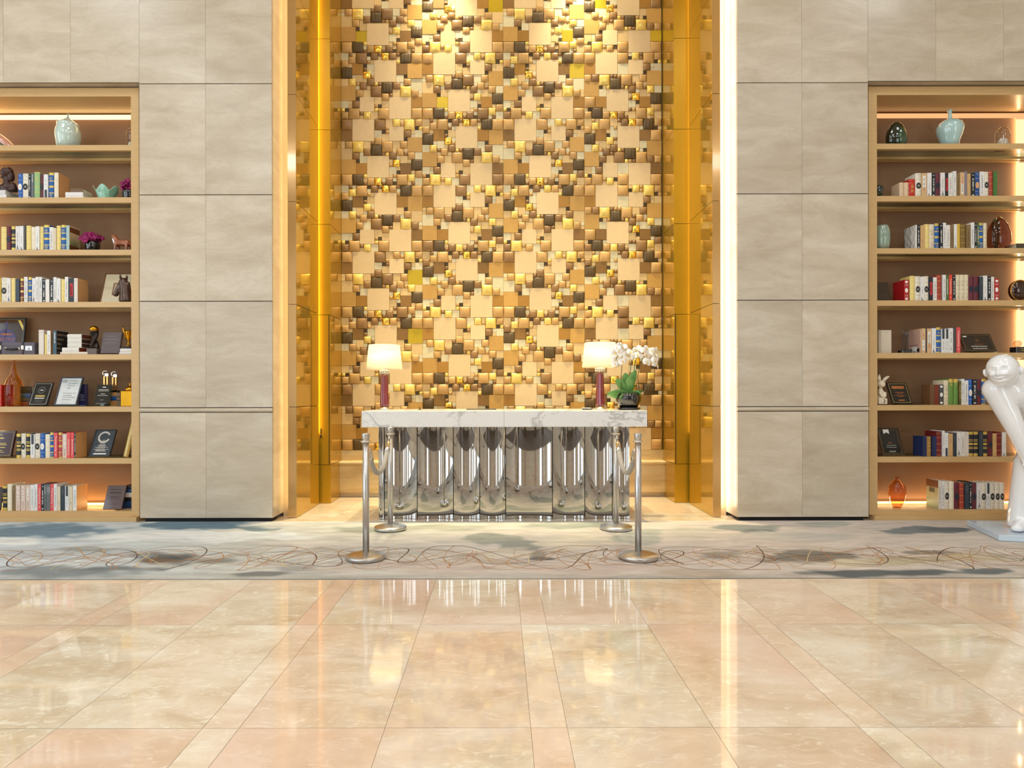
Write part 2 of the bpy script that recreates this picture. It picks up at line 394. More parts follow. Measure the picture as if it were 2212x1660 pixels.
# ---- padded mosaic wall -------------------------------------------------------------------
# units of 45 mm; each entry: column,row,size,finish.  Two patterns P and Q alternate like a chequerboard.
TP = """0,0,2y 2,0,1n 3,0,1y 4,0,3k 7,0,1b 8,0,2n 10,0,1n 11,0,2m 13,0,2k 15,0,1n 16,0,3z 19,0,3k 2,1,2g 7,1,1y 10,1,1c 15,1,1y
0,2,2k 7,2,1k 8,2,1y 9,2,6B 15,2,1g 2,3,1y 3,3,3d 6,3,1b 7,3,2y 15,3,3d 18,3,4t 0,4,3z 6,4,1n 6,5,2m 8,5,1c 3,6,1c 4,6,2y 8,6,1k 15,6,2c 17,6,1b
0,7,2c 2,7,2g 6,7,1y 7,7,2n 17,7,2k 19,7,3c 4,8,1k 5,8,2k 9,8,1g 10,8,1n 11,8,3z 14,8,2n 16,8,1y 0,9,4t 4,9,1y 7,9,1y 8,9,3k 16,9,3g
4,10,2k 6,10,2y 14,10,2y 19,10,2k 21,10,1c 11,11,2k 13,11,1n 21,11,1y 4,12,1b 5,12,4B 9,12,2y 13,12,6B 19,12,3d 0,13,2c 2,13,1y 3,13,2n 11,13,2y
2,14,1y 9,14,1k 10,14,1b 0,15,1g 1,15,1b 2,15,3g 9,15,1g 10,15,3k 19,15,3k 0,16,2k 5,16,1k 6,16,2g 8,16,2c 5,17,1y"""
TQ = """0,0,3k 3,0,6B 9,0,3k 12,0,2c 14,0,2g 16,0,1y 17,0,3g 20,0,2k 16,1,1k 12,2,1g 13,2,4B 20,2,1b 21,2,1g 0,3,3d 9,3,2c 11,3,1b 12,3,1k 17,3,2n 19,3,1y 20,3,2c
11,4,2y 19,4,1c 9,5,2k 17,5,1b 18,5,4t 0,6,1y 1,6,2k 3,6,3g 6,6,2y 8,6,1n 11,6,3k 14,6,2y 16,6,2k 0,7,1c 8,7,3z 0,8,3c 6,8,2n 14,8,1y 15,8,2k 17,8,1y
3,9,2k 5,9,1y 11,9,1n 12,9,1g 13,9,2n 17,9,1k 18,9,2g 20,9,2c 5,10,2c 7,10,6B 15,10,1c 16,10,2y 0,11,4t 4,11,1b 13,11,1y 14,11,2m 18,11,1y 19,11,3z
4,12,3D 13,12,1k 16,12,3d 13,13,2c 15,13,1y 15,14,1b 19,14,1y 20,14,2k 0,15,3k 3,15,3z 6,15,1g 13,15,1y 14,15,1k 15,15,3k 18,15,2g
6,16,1c 7,16,2k 9,16,2m 11,16,1y 12,16,2n 14,16,1c 20,16,2y 6,17,1n 11,17,1n 14,17,1b 18,17,1c 19,17,1n"""
TQ2 = """0,0,3k 3,0,6B 9,0,3k 12,0,1y 13,0,2g 15,0,1k 16,0,3g 19,0,2k 12,1,1b 15,1,1k 12,2,4B 19,2,1b 20,2,1g 0,3,3d 9,3,3c 16,3,2n 18,3,1y 19,3,2y 18,4,1c 16,5,1b 17,5,4t
0,6,2k 2,6,2n 4,6,3g 7,6,1n 8,6,1k 9,6,1k 10,6,3k 13,6,2y 15,6,2k 7,7,3z 0,8,4t 13,8,1n 14,8,2k 16,8,1c 4,9,1b 5,9,1y 6,9,1g 10,9,1n 11,9,1g 12,9,2n 16,9,1k 17,9,2g 19,9,2c
4,10,2c 6,10,6B 14,10,1c 15,10,2y 12,11,1y 13,11,2m 17,11,1y 18,11,3z 0,12,3k 3,12,3d 12,12,1n 15,12,3d 12,13,2c 14,13,1b 14,14,1y 18,14,1y 19,14,2k
0,15,1y 1,15,1b 2,15,3z 5,15,1y 12,15,1k 13,15,1k 14,15,3k 17,15,2g 0,16,2k 5,16,2k 7,16,2m 9,16,2n 11,16,1y 12,16,2c 19,16,2y 11,17,1n 17,17,1y 18,17,1k"""
TP2 = """0,0,2y 2,0,1k 3,0,1y 4,0,3k 7,0,2c 9,0,1n 10,0,2n 12,0,2m 14,0,2k 16,0,3z 19,0,2k 2,1,2g 9,1,1y 0,2,2k 7,2,1y 8,2,1k 9,2,6B 15,2,1y 19,2,1b 20,2,1y
2,3,1y 3,3,3d 6,3,1y 7,3,2c 15,3,3d 18,3,3k 0,4,3z 6,4,1b 6,5,2m 8,5,1n 3,6,1y 4,6,2y 8,6,1y 15,6,2y 17,6,4t 0,7,2c 2,7,2g 6,7,1y 7,7,2n
4,8,1k 5,8,2k 9,8,1g 10,8,1n 11,8,3z 14,8,1g 15,8,1y 16,8,1b 0,9,4t 4,9,1c 7,9,1n 8,9,3k 14,9,3g 4,10,2k 6,10,2y 17,10,2n 19,10,2k 11,11,1g 12,11,1k 13,11,1n
4,12,1b 5,12,4B 9,12,3c 12,12,6B 18,12,3d 0,13,2y 2,13,1c 3,13,2n 2,14,1y 0,15,1g 1,15,1b 2,15,3g 9,15,3k 18,15,3k 0,16,2k 5,16,1k 6,16,2g 8,16,1b 5,17,1y 8,17,1y"""
MOS = {'B': pm('beige_leather', (234,204,154), 0.42, spec=0.3, noise=0.04, tint=0.05, bump=0.05), 't': pm('tan_leather', (206,160,86), 0.42, spec=0.3, noise=0.06, tint=0.07, bump=0.06),
 'd': pm('brown_leather', (146,108,56), 0.45, spec=0.3, noise=0.08, tint=0.12, bump=0.06), 'D': pm('ochre_leather', (176,128,56), 0.45, spec=0.3, noise=0.08, tint=0.10, bump=0.06),
 'c': pm('ivory_hide', (228,214,172), 0.45, spec=0.3, noise=0.07, scale=30, tint=0.06, bump=0.08), 'y': pm('sand_leather', (228,194,134), 0.42, spec=0.3, noise=0.05, tint=0.10, bump=0.06),
 'g': pm('gilt_leather', (246,212,112), 0.30, 0.2, noise=0.05, tint=0.08, bump=0.12, bscale=40), 'k': pm('caramel_leather', (206,162,98), 0.36, 0.0, spec=0.4, noise=0.06, tint=0.10, bump=0.08),
 'n': pm('bronze_leather', (154,116,70), 0.36, 0.0, spec=0.4, noise=0.06, tint=0.12, bump=0.06), 'z': pm('pleated_umber_satin', (98,78,46), 0.44, 0.0, spec=0.35, noise=0.14, tint=0.06, stretch=(1, 1, 0.1), scale=60),
 'b': pm('umber_square', (84,66,36), 0.5, spec=0.3, noise=0.1, tint=0.15), 'm': pm('crushed_gold_foil', (250,205,90), 0.16, 0.85, noise=0.04, tint=0.05, bump=0.7, bscale=70),
 'Y': pm('chartreuse_gold_leaf', (206,174,36), 0.34, 0.3, noise=0.10, scale=40, tint=0.06)}
MK = list(MOS); MI = {k: i for i, k in enumerate(MK)}
U = 7.945/FPX*YB
mo = MB(); rnd = random.Random(11)
mo.box(-1.9425, 2.0, YB, YB+0.06, 0.5645, ZC, MI['b'])
def put(x, z, s, k):
    """square of side s units, lower corner x,z"""
    a = s*U; gp = 0.0012; mo.tint = rnd.random(); m = MI[k]; x1 = min(x+a, 2.0); 
    if x1 - x < 0.01 or z+a > ZC+0.3: return
    if k in 'BtdDcybY':
        dep = 0.004 + 0.006*rnd.random() + (0.004 if k in 'tdDB' else 0)
        mo.box(x+gp, x1-gp, YB-dep, YB, z+gp, z+a-gp, m)
        return
    n = 15 if k == 'z' else (9 if s > 1 else 6)
    h = (0.008 + 0.0052*s) * (0.85 + 0.3*rnd.random()); e = 0.006; w = x1-x
    ph = [rnd.random()*6 for _ in range(4)]
    vs = []; 
    for j in range(n):
        for i in range(n):
            u = -math.cos(PI*i/(n-1)) ; v = -math.cos(PI*j/(n-1))
            b = (max(0, 1-abs(u)**2.6)**0.55) * (max(0, 1-abs(v)**2.6)**0.55)
            if k == 'z': b = b*(0.80 + 0.20*math.cos(5.0*PI*(i/(n-1)*2-1)+0.5*math.sin(3*v+ph[0])))
            pin = 1 - 0.028*(1-u*u)*abs(v)**4 ; pin2 = 1 - 0.028*(1-v*v)*abs(u)**4
            xx = x + w/2 + u*(w/2-gp)*pin2; zz = z + a/2 + v*(a/2-gp)*pin
            vs.append((xx, YB - e - h*b, zz))
    fs = [(j*n+i, j*n+i+1, (j+1)*n+i+1, (j+1)*n+i) for j in range(n-1) for i in range(n-1)]
    o = len(vs); ring = [i for i in range(n)] + [j*n+n-1 for j in range(1, n)] + [(n-1)*n+i for i in range(n-2, -1, -1)] + [j*n for j in range(n-2, 0, -1)]
    mo.add(vs, fs, m, True)
    vv = [vs[i] for i in ring]; k2 = len(vv)
    mo.add(vv + [(p[0], YB, p[2]) for p in vv], [(i, k2+i, k2+(i+1) % k2, (i+1) % k2) for i in range(k2)], m)
def pattern(src, width, x0, z0):
    occ = set(); L = []
    for tok in src.split():
        q = tok.split(','); cx, cy, s, k = int(q[0]), int(q[1]), int(q[2][:-1]), q[2][-1]
        cells = {(cx+i, cy+j) for i in range(s) for j in range(s)}
        if cells & occ: continue
        occ |= cells; L.append((cx, cy, s, k))
    for j in range(18):
        for i in range(width):
            if (i, j) not in occ: L.append((i, j, 1, 'y'))
    return L
PT = {('P', 22): pattern(TP, 22, 0, 0), ('Q', 22): pattern(TQ, 22, 0, 0), ('P', 21): pattern(TP2, 21, 0, 0), ('Q', 21): pattern(TQ2, 21, 0, 0)}
z_base = 0.5645; alt = {'y': 'yycy', 'c': 'ccy', 'k': 'kkkn', 'g': 'gggk', 'd': 'ddD', 't': 't', 'm': 'mmg'}
for band in range(9):
    for col in range(4):
        kind = 'QP'[(band+col) % 2]; wd = 22 if col < 3 else 21
        for (cx, cy, s, k) in PT[kind, wd]:
            k = rnd.choice(alt.get(k, k))
            if k == 't' and rnd.random() < 0.10: k = 'Y'
            if k in 'dD' and band > 4 and rnd.random() < 0.25: k = 'Y'
            put(-1.9425 + (col*22+cx)*U, z_base + band*18*U + (18-cy-s)*U, s, k)
struct(mo.build('wall_back', [MOS[k] for k in MK]))

# ---- rest of the lobby, behind the camera: far wall with tall windows, side walls, ceiling
M_ceil = pm('ceiling_plaster', (236,226,208), 0.85, noise=0.02)
c = MB(); c.box(-10.4, 10.4, -9.4, 7.95, ZC, ZC+0.1); struct(c.build('ceiling', [M_ceil]))
def windowed(name, axis, pos, spans, a0, a1, z0, z1, thick, mats):
    w = MB(); cur = a0
    def bx(p, q, r, s):
        if q - p < 1e-4: return
        if axis == 'x': w.box(p, q, min(pos, pos+thick), max(pos, pos+thick), r, s)
        else: w.box(min(pos, pos+thick), max(pos, pos+thick), p, q, r, s)
    for (p, q) in spans:
        bx(cur, p, 0, ZC); bx(p, q, 0, z0); bx(p, q, z1, ZC); cur = q
    bx(cur, a1, 0, ZC)
    return struct(w.build(name, mats))
M_brown = pm('walnut_panelling', (120,88,62), 0.35, noise=0.15, stretch=(4, 4, 0.4))
FW = [(-8.8, -5.8), (5.8, 8.8)]
windowed('wall_front', 'x', -9.0, FW, -10.2, 10.2, 0.5, 6.2, -0.2, [M_plaster])
SW = [(-7.5, -5.0), (-3.5, -1.0), (0.5, 3.0)]
windowed('wall_side_left', 'y', -10.0, SW, -9.0, 7.9, 0.4, 6.0, -0.2, [M_plaster])
windowed('wall_side_right', 'y', 10.0, [], -9.0, 7.9, 0.4, 6.0, 0.2, [M_plaster])
M_frame = pm('dark_window_frame', (52,44,38), 0.4)
k = 0
for (p, q) in FW + SW:
    k += 1; side = k > len(FW); f = MB(); z0, z1 = (0.4, 6.0) if side else (0.5, 6.2); pos = -10.05 if side else -9.05
    def bar(a, b, r, s):
        if side: f.box(pos-0.05, pos+0.05, a, b, r, s)
        else: f.box(a, b, pos-0.05, pos+0.05, r, s)
    for xx in (p, (p+q)/2-0.03, q-0.06): bar(xx, xx+0.06, z0, z1)
    for zz in (z0, z0+(z1-z0)*0.36, z0+(z1-z0)*0.72, z1-0.06): bar(p, q, zz, zz+0.06)
    struct(f.build('window_%d' % k, [M_frame]))

# dark floor (added, in place of furniture) and brown columns for the chrome to reflect
M_dark_floor = pm('added_dark_floor', (92,76,60), 0.9, noise=0.25, scale=3)
c = MB(); c.box(-9.9, 9.9, -8.9, -1.2, 0.0, 0.006); struct(c.build('floor_dark_added', [M_dark_floor]))
M_col = pm('brown_marble_column', (120,96,72), 0.15, noise=0.2, scale=3)
for i, x in enumerate((-6.2, -2.3, 2.6, 6.4)):
    c = MB(); c.bbox(x-0.4, x+0.4, -6.4, -5.6, 0.006, ZC, 0.01); struct(c.build('column_%d' % (i+1), [M_col]))
# ---- carpet: woven landscape runner -----------------------------------------------------
M_carpet, n, out = nt('woven_carpet'); L = n.links
b = N(n, 'ShaderNodeBsdfPrincipled', Roughness=0.95); b.inputs['Specular IOR Level'].default_value = 0.1
b.inputs['Sheen Weight'].default_value = 0.15
at = N(n, 'ShaderNodeAttribute', _attribute_name='weave')
tc = N(n, 'ShaderNodeTexCoord'); mp = N(n, 'ShaderNodeMapping', Scale=(1.2, 5.0, 1.0)); L.new(tc.outputs['Object'], mp.inputs['Vector'])
nz = N(n, 'ShaderNodeTexNoise', Scale=2.2, Detail=7.0, Roughness=0.65, Distortion=0.5); L.new(mp.outputs[0], nz.inputs['Vector'])
mr = N(n, 'ShaderNodeMapRange', From__Min=0.3, From__Max=0.7, To__Min=0.74, To__Max=1.18); L.new(nz.outputs['Fac'], mr.inputs['Value'])
n2 = N(n, 'ShaderNodeTexNoise', Scale=420.0, Detail=2.0); L.new(tc.outputs['Object'], n2.inputs['Vector'])
m2 = N(n, 'ShaderNodeMapRange', From__Min=0.3, From__Max=0.7, To__Min=0.92, To__Max=1.08); L.new(n2.outputs['Fac'], m2.inputs['Value'])
mu = N(n, 'ShaderNodeMath', _operation='MULTIPLY'); L.new(mr.outputs[0], mu.inputs[0]); L.new(m2.outputs[0], mu.inputs[1])
mx = N(n, 'ShaderNodeMix', _data_type='RGBA', _blend_type='MULTIPLY'); mx.inputs['Factor'].default_value = 1.0
L.new(at.outputs['Color'], mx.inputs[6]); L.new(mu.outputs[0], mx.inputs[7]); L.new(mx.outputs[2], b.inputs['Base Color'])
bp = N(n, 'ShaderNodeBump', Strength=0.4, Distance=0.003); L.new(n2.outputs['Fac'], bp.inputs['Height']); L.new(bp.outputs[0], b.inputs['Normal'])
L.new(b.outputs[0], out.inputs[0])
CY0, CY1, CX0, CX1, CZ = 4.22, 6.115, -8.6, 8.6, 0.012
nx, ny = 660, 90
WARM, GREY, BLUE, CREAM, DARK, SAND, PINK = (206,194,172), (160,160,150), (116,140,156), (218,212,200), (92,98,98), (188,172,144), (204,184,170)
blobs = [ # photo x, y, half width, half height, colour, strength, softness  (woven shapes)
 (90,1146,230,20,(104,134,154),.95,.5),(40,1168,62,10,(232,236,236),.95,.2),(420,1158,280,15,(226,230,230),.95,.35),(130,1192,220,18,(186,192,194),.8,.6),(120,1235,260,16,(120,128,130),.85,.6),
 (440,1133,140,12,(84,116,134),.95,.25),(320,1154,110,9,(228,230,228),.95,.25),(560,1140,60,8,(90,112,122),.8,.4),
 (370,1205,90,17,(74,80,80),.95,.7),(350,1210,50,6,(112,84,58),.7,.7),(250,1228,110,8,(104,110,110),.8,.6),(180,1186,70,7,(150,152,146),.8,.6),(470,1212,60,9,(120,120,112),.7,.6),
 (620,1130,120,14,(206,204,196),.9,.5),(700,1175,140,14,CREAM,.9,.6),(560,1240,80,8,(120,120,114),.9,.4),(640,1228,50,8,(150,150,148),.7,.6),
 (800,1145,110,9,(158,160,148),.9,.5),(960,1140,160,9,(168,168,154),.8,.6),(820,1168,130,10,CREAM,.8,.6),
 (1060,1165,70,13,(158,160,150),.95,.22),(1120,1180,60,16,(152,154,146),.95,.22),(1160,1200,22,14,(150,146,136),.95,.3),(1175,1208,40,5,(112,106,98),.9,.4),
 (1240,1172,85,17,(216,208,190),.95,.2),(1100,1195,60,14,(214,206,190),.9,.25),(1250,1136,130,9,(150,156,146),.85,.5),
 (1380,1160,60,18,(178,180,170),.9,.2),(1500,1150,70,16,(200,194,180),.9,.4),(1620,1142,90,9,(140,146,142),.9,.4),(1640,1150,50,6,(112,118,116),.8,.5),
 (1720,1160,150,12,(200,196,186),.9,.3),(1790,1134,70,7,(176,176,166),.9,.2),(1990,1148,105,9,(116,122,122),.95,.25),(2040,1146,70,6,(80,88,92),.8,.5),
 (1750,1205,120,16,(120,116,104),.9,.4),(1560,1200,60,10,(140,138,128),.7,.6),(1830,1220,55,12,(212,200,170),.9,.3),(1960,1212,120,12,(190,178,146),.8,.5),
 (1900,1240,190,9,(84,90,90),.95,.4),(2010,1196,70,5,(120,114,102),.8,.4),(2110,1205,90,12,(200,186,152),.8,.5),(2130,1236,80,8,(92,100,100),.9,.4),
 (1000,1225,260,22,PINK,.6,.7),(1300,1230,220,20,PINK,.55,.7),(760,1225,120,18,PINK,.5,.7),(1500,1240,120,10,(180,164,142),.7,.6)]
def weave(X, Y):
    px = VX + X/Y*FPX; py = VY + (H-CZ)/Y*FPX
    t = (px-0)/2212
    c = [206 - 6*math.cos(t*4), 203 - 4*t, 196 - 10*t]
    if px < 520: k = min(1, (520-px)/420); c = [c[0]*(1-k)+204*k, c[1]*(1-k)+214*k, c[2]*(1-k)+220*k]
    if py > 1238: k = min(1, (py-1238)/10)*0.5; c = [c[0]*(1-k)+158*k, c[1]*(1-k)+150*k, c[2]*(1-k)+136*k]
    wob = 0.12*math.sin(X*7.1+Y*9) + 0.10*math.sin(X*13.7-Y*17) + 0.06*math.sin(X*29+Y*31)
    for (bx, by, rx, ry, col, st, so) in blobs:
        dx = (px-bx)/rx; dy = (py-by)/ry
        if abs(dx) > 1.6 or abs(dy) > 1.8: continue
        d = math.sqrt(dx*dx+dy*dy) + wob
        k = (1-d)/so
        if k <= 0: continue
        k = min(1, k); k = k*k*(3-2*k)*st
        c = [c[i]*(1-k)+col[i]*k for i in range(3)]
    return c
vs = []; cols = []
for j in range(ny+1):
    Y = CY0 + (CY1-CY0)*j/ny
    for i in range(nx+1):
        X = CX0 + (CX1-CX0)*i/nx; e = 0.006 if j in (0, ny) else 0
        vs.append((X, Y, CZ-e)); 
        cc = weave(max(-5.4, min(5.4, X)), Y); cols += list(lin(cc))
fs = [(j*(nx+1)+i, j*(nx+1)+i+1, (j+1)*(nx+1)+i+1, (j+1)*(nx+1)+i) for j in range(ny) for i in range(nx)]
nb = len(vs)
vs += [(CX0, CY0, 0), (CX1, CY0, 0), (CX1, CY1, 0), (CX0, CY1, 0)]; cols += list(lin((90,84,76)))*4
front = list(range(nx+1)); fs.append(tuple([nb, nb+1] + front[::-1])); fs.append(tuple([nb+2, nb+3] + [ny*(nx+1)+i for i in range(nx+1)]))
me = bpy.data.meshes.new('carpet'); me.from_pydata(vs, [], fs); me.materials.append(M_carpet)
a = me.color_attributes.new('weave', 'FLOAT_COLOR', 'POINT'); a.data.foreach_set('color', cols)
for p in me.polygons: p.use_smooth = False
carpet = bpy.data.objects.new('carpet_runner', me); C.objects.link(carpet)
tag(carpet, 'long blue grey and cream patterned carpet runner across the marble floor', 'carpet')
# embroidered scrolls along the front half of the runner
def ribbon(mb, pts, wd, z, m):
    vs = []; n_ = len(pts)
    for i in range(n_):
        p = Vector(pts[i]); d = Vector(pts[min(i+1, n_-1)]) - Vector(pts[max(i-1, 0)])
        if d.length < 1e-6: d = Vector((1, 0))
        nn = Vector((-d.y, d.x)).normalized()*wd*(0.85+0.3*math.sin(i*0.11+m))
        vs += [(p.x+nn.x, p.y+nn.y, z), (p.x-nn.x, p.y-nn.y, z)]
    mb.add(vs, [(2*i, 2*i+1, 2*i+3, 2*i+2) for i in range(n_-1)], m)
sc = MB(); rnd = random.Random(21)
def scroll(x0, x1, yc, amp, wd, m, z, wl):
    x = x0; pts = []; ph = rnd.random()*6; ph2 = rnd.random()*6; t = 0
    nst = int((x1-x0)/0.0125)
    for i in range(nst):
        t = i*0.05; x = x0 + (x1-x0)*i/nst
        xx = x + amp*0.80*math.sin(t*wl+ph)*(0.7+0.3*math.sin(t*0.43+ph2)) + 0.16*math.sin(t*wl*0.37+ph2)
        yy = yc + amp*1.25*math.cos(t*wl*0.93+ph2) * (0.72+0.28*math.sin(t*0.31+ph)) + 0.10*math.sin(t*wl*0.41+ph)
        pts.append((xx, max(4.40, min(5.10, yy))))
    ribbon(sc, pts, wd*0.85, z, m)
for k, (m, wd, amp, wl) in enumerate([(0,.0042,.26,1.15),(0,.0042,.24,.95),(1,.0034,.27,1.3),(1,.003,.22,1.7),(1,.0034,.28,1.05),(2,.0034,.24,1.4),(1,.0028,.2,1.9),(1,.003,.27,.8),(2,.003,.2,1.15),(1,.0028,.25,1.5),(1,.0024,.22,.7)]):
    scroll(-8.2, 8.2, 4.74 + 0.03*math.sin(k*2), amp, wd, m, CZ+0.0008+0.00012*k, wl*1.9)
sc.build('scroll_stripe_pattern', [pm('umber_thread', (74,50,44), 0.9), pm('copper_thread', (194,142,94), 0.9), pm('straw_thread', (222,202,154), 0.9)], carpet)
# ================================================================ reception desk
M_marble, n, out = nt('white_veined_marble'); L = n.links
b = N(n, 'ShaderNodeBsdfPrincipled', Roughness=0.12)
tc = N(n, 'ShaderNodeTexCoord'); mp = N(n, 'ShaderNodeMapping', Scale=(1.0, 1.0, 1.6)); mp.inputs['Rotation'].default_value = (0, 0.5, 0); L.new(tc.outputs['Object'], mp.inputs['Vector'])
def vein(sc, dist, w0, seed):
    w = N(n, 'ShaderNodeTexNoise', Scale=sc, Detail=7.0, Roughness=0.55, Distortion=dist)
    mpp = N(n, 'ShaderNodeMapping', Location=(seed, seed*0.7, seed*1.3)); L.new(mp.outputs[0], mpp.inputs['Vector']); L.new(mpp.outputs[0], w.inputs['Vector'])
    s1 = N(n, 'ShaderNodeMath', _operation='SUBTRACT'); L.new(w.outputs['Fac'], s1.inputs[0]); s1.inputs[1].default_value = 0.5
    s2 = N(n, 'ShaderNodeMath', _operation='ABSOLUTE'); L.new(s1.outputs[0], s2.inputs[0])
    s3 = N(n, 'ShaderNodeMapRange', From__Min=0.0, From__Max=w0, To__Min=1.0, To__Max=0.0); L.new(s2.outputs[0], s3.inputs['Value'])
    return s3.outputs[0]
v1 = vein(1.5, 0.9, 0.03, 3.0); v2 = vein(4.5, 1.5, 0.02, 9.0)
pt = N(n, 'ShaderNodeTexNoise', Scale=1.1, Detail=4.0); L.new(mp.outputs[0], pt.inputs['Vector'])
pr = N(n, 'ShaderNodeMapRange', From__Min=0.45, From__Max=0.65); L.new(pt.outputs['Fac'], pr.inputs['Value'])
m1 = N(n, 'ShaderNodeMath', _operation='MULTIPLY'); L.new(v2, m1.inputs[0]); L.new(pr.outputs[0], m1.inputs[1])
m2 = N(n, 'ShaderNodeMath', _operation='MAXIMUM'); L.new(v1, m2.inputs[0]); L.new(m1.outputs[0], m2.inputs[1])
m3 = N(n, 'ShaderNodeMath', _operation='MULTIPLY'); L.new(m2.outputs[0], m3.inputs[0]); m3.inputs[1].default_value = 0.5
mx = N(n, 'ShaderNodeMix', _data_type='RGBA'); L.new(m3.outputs[0], mx.inputs['Factor']); mx.inputs[6].default_value = lin((238,236,232)); mx.inputs[7].default_value = lin((128,126,124))
L.new(mx.outputs[2], b.inputs['Base Color']); L.new(b.outputs[0], out.inputs[0])
M_chrome = pm('polished_chrome', (188,186,183), 0.025, 1.0, noise=0.01)
M_steel = pm('brushed_steel', (200,198,195), 0.33, 1.0, noise=0.04, stretch=(1, 1, 30), scale=20)
M_seam = pm('dark_steel_edge', (40,38,36), 0.3, 0.8)
YT = 6.15
X0d, X1d = X_(781, YT), X_(1398, YT); Xj = X_(1089, YT); Zt = PX(1089, 888, YT).z; Zu = PX(1089, 923, YT).z
desk = thing('reception_desk', 'reception desk with white veined marble top over fluted mirror chrome panels', 'desk', ((X0d+X1d)/2, 6.6, 0))
OD = desk.location
t = MB(); t.bbox(X0d, Xj-0.0008, YT, 6.98, Zu, Zt, 0.003); t.bbox(Xj+0.0008, X1d, YT, 6.98, Zu, Zt, 0.003)
t.build('desktop', [M_marble], desk, OD)
YF = 6.235
cuts = [817, 830, 901, 979, 1036, 1092, 1193, 1263, 1322, 1360]
xs_d = [X_(c, YF) for c in cuts]
core = MB(); core.box(xs_d[0]+0.01, xs_d[-1]-0.01, YF+0.13, 6.90, 0.0, Zu-0.001); core.build('cabinet_body', [M_seam], desk, OD)
for i in range(len(xs_d)-1):
    a, c = xs_d[i]+0.0035, xs_d[i+1]-0.0035; w = c-a; sag = min(0.055, 0.17*w); k = 22; p = MB(); vs = []
    for j in range(k+1):
        u = j/k; yy = YF + sag*4*u*(1-u)
        for z in (0.003, Zu-0.001): vs.append((a+w*u, yy, z))
    fr = len(vs); fs = [(2*j, 2*j+2, 2*j+3, 2*j+1) for j in range(k)]
    p.add(vs, fs, 0, True)
    p.add([vs[0], vs[1], (a, YF+0.12, Zu-0.001), (a, YF+0.12, 0.003)], [(0,1,2,3)], 1); e = 2*k
    p.add([vs[e], vs[e+1], (c, YF+0.12, Zu-0.001), (c, YF+0.12, 0.003)], [(3,2,1,0)], 1)
    top = [vs[2*j+1] for j in range(k+1)] + [(c, YF+0.12, Zu-0.001), (a, YF+0.12, Zu-0.001)]
    bot = [vs[2*j] for j in range(k+1)] + [(c, YF+0.12, 0.003), (a, YF+0.12, 0.003)]
    p.add(top, [tuple(range(len(top)))], 1); p.add(bot, [tuple(reversed(range(len(bot))))], 1)
    p.add([(a,YF+0.12,0.003),(c,YF+0.12,0.003),(c,YF+0.12,Zu-0.001),(a,YF+0.12,Zu-0.001)], [(3,2,1,0)], 1)
    p.build('fluted_panel', [M_chrome, M_seam], desk, OD)
k = MB(); k.box(xs_d[0]+0.01, xs_d[-1]-0.01, YF+0.14, 6.9, 0.0, 0.012); k.build('plinth', [M_seam], desk, OD)

# ================================================================ desk lamps
M_shade, n, out = nt('lit_linen_shade'); L = n.links
b = N(n, 'ShaderNodeBsdfPrincipled', Roughness=0.9); tr = N(n, 'ShaderNodeBsdfTranslucent'); ms = N(n, 'ShaderNodeMixShader'); ms.inputs[0].default_value = 0.5
nz = N(n, 'ShaderNodeTexNoise', Scale=120.0); r = N(n, 'ShaderNodeValToRGB'); r.color_ramp.elements[0].color = lin((244,232,206)); r.color_ramp.elements[1].color = lin((252,244,224))
tc = N(n, 'ShaderNodeTexCoord'); L.new(tc.outputs['Object'], nz.inputs['Vector']); L.new(nz.outputs['Fac'], r.inputs['Fac']); L.new(r.outputs[0], b.inputs['Base Color']); L.new(r.outputs[0], tr.inputs['Color'])
L.new(b.outputs[0], ms.inputs[1]); L.new(tr.outputs[0], ms.inputs[2]); L.new(ms.outputs[0], out.inputs[0])
M_ruby = pm('ruby_glass', (120,38,48), 0.08, noise=0.12, stretch=(1, 1, 0.1), coat=1.0)
M_crystal = pm('clear_crystal', (246,240,226), 0.05, noise=0.02, trans=0.6, coat=0.5)
M_silver = pm('bright_silver', (222,216,206), 0.14, 1.0, noise=0.02)
M_bulb = glow('warm_bulb', (255,214,150), 3.0)
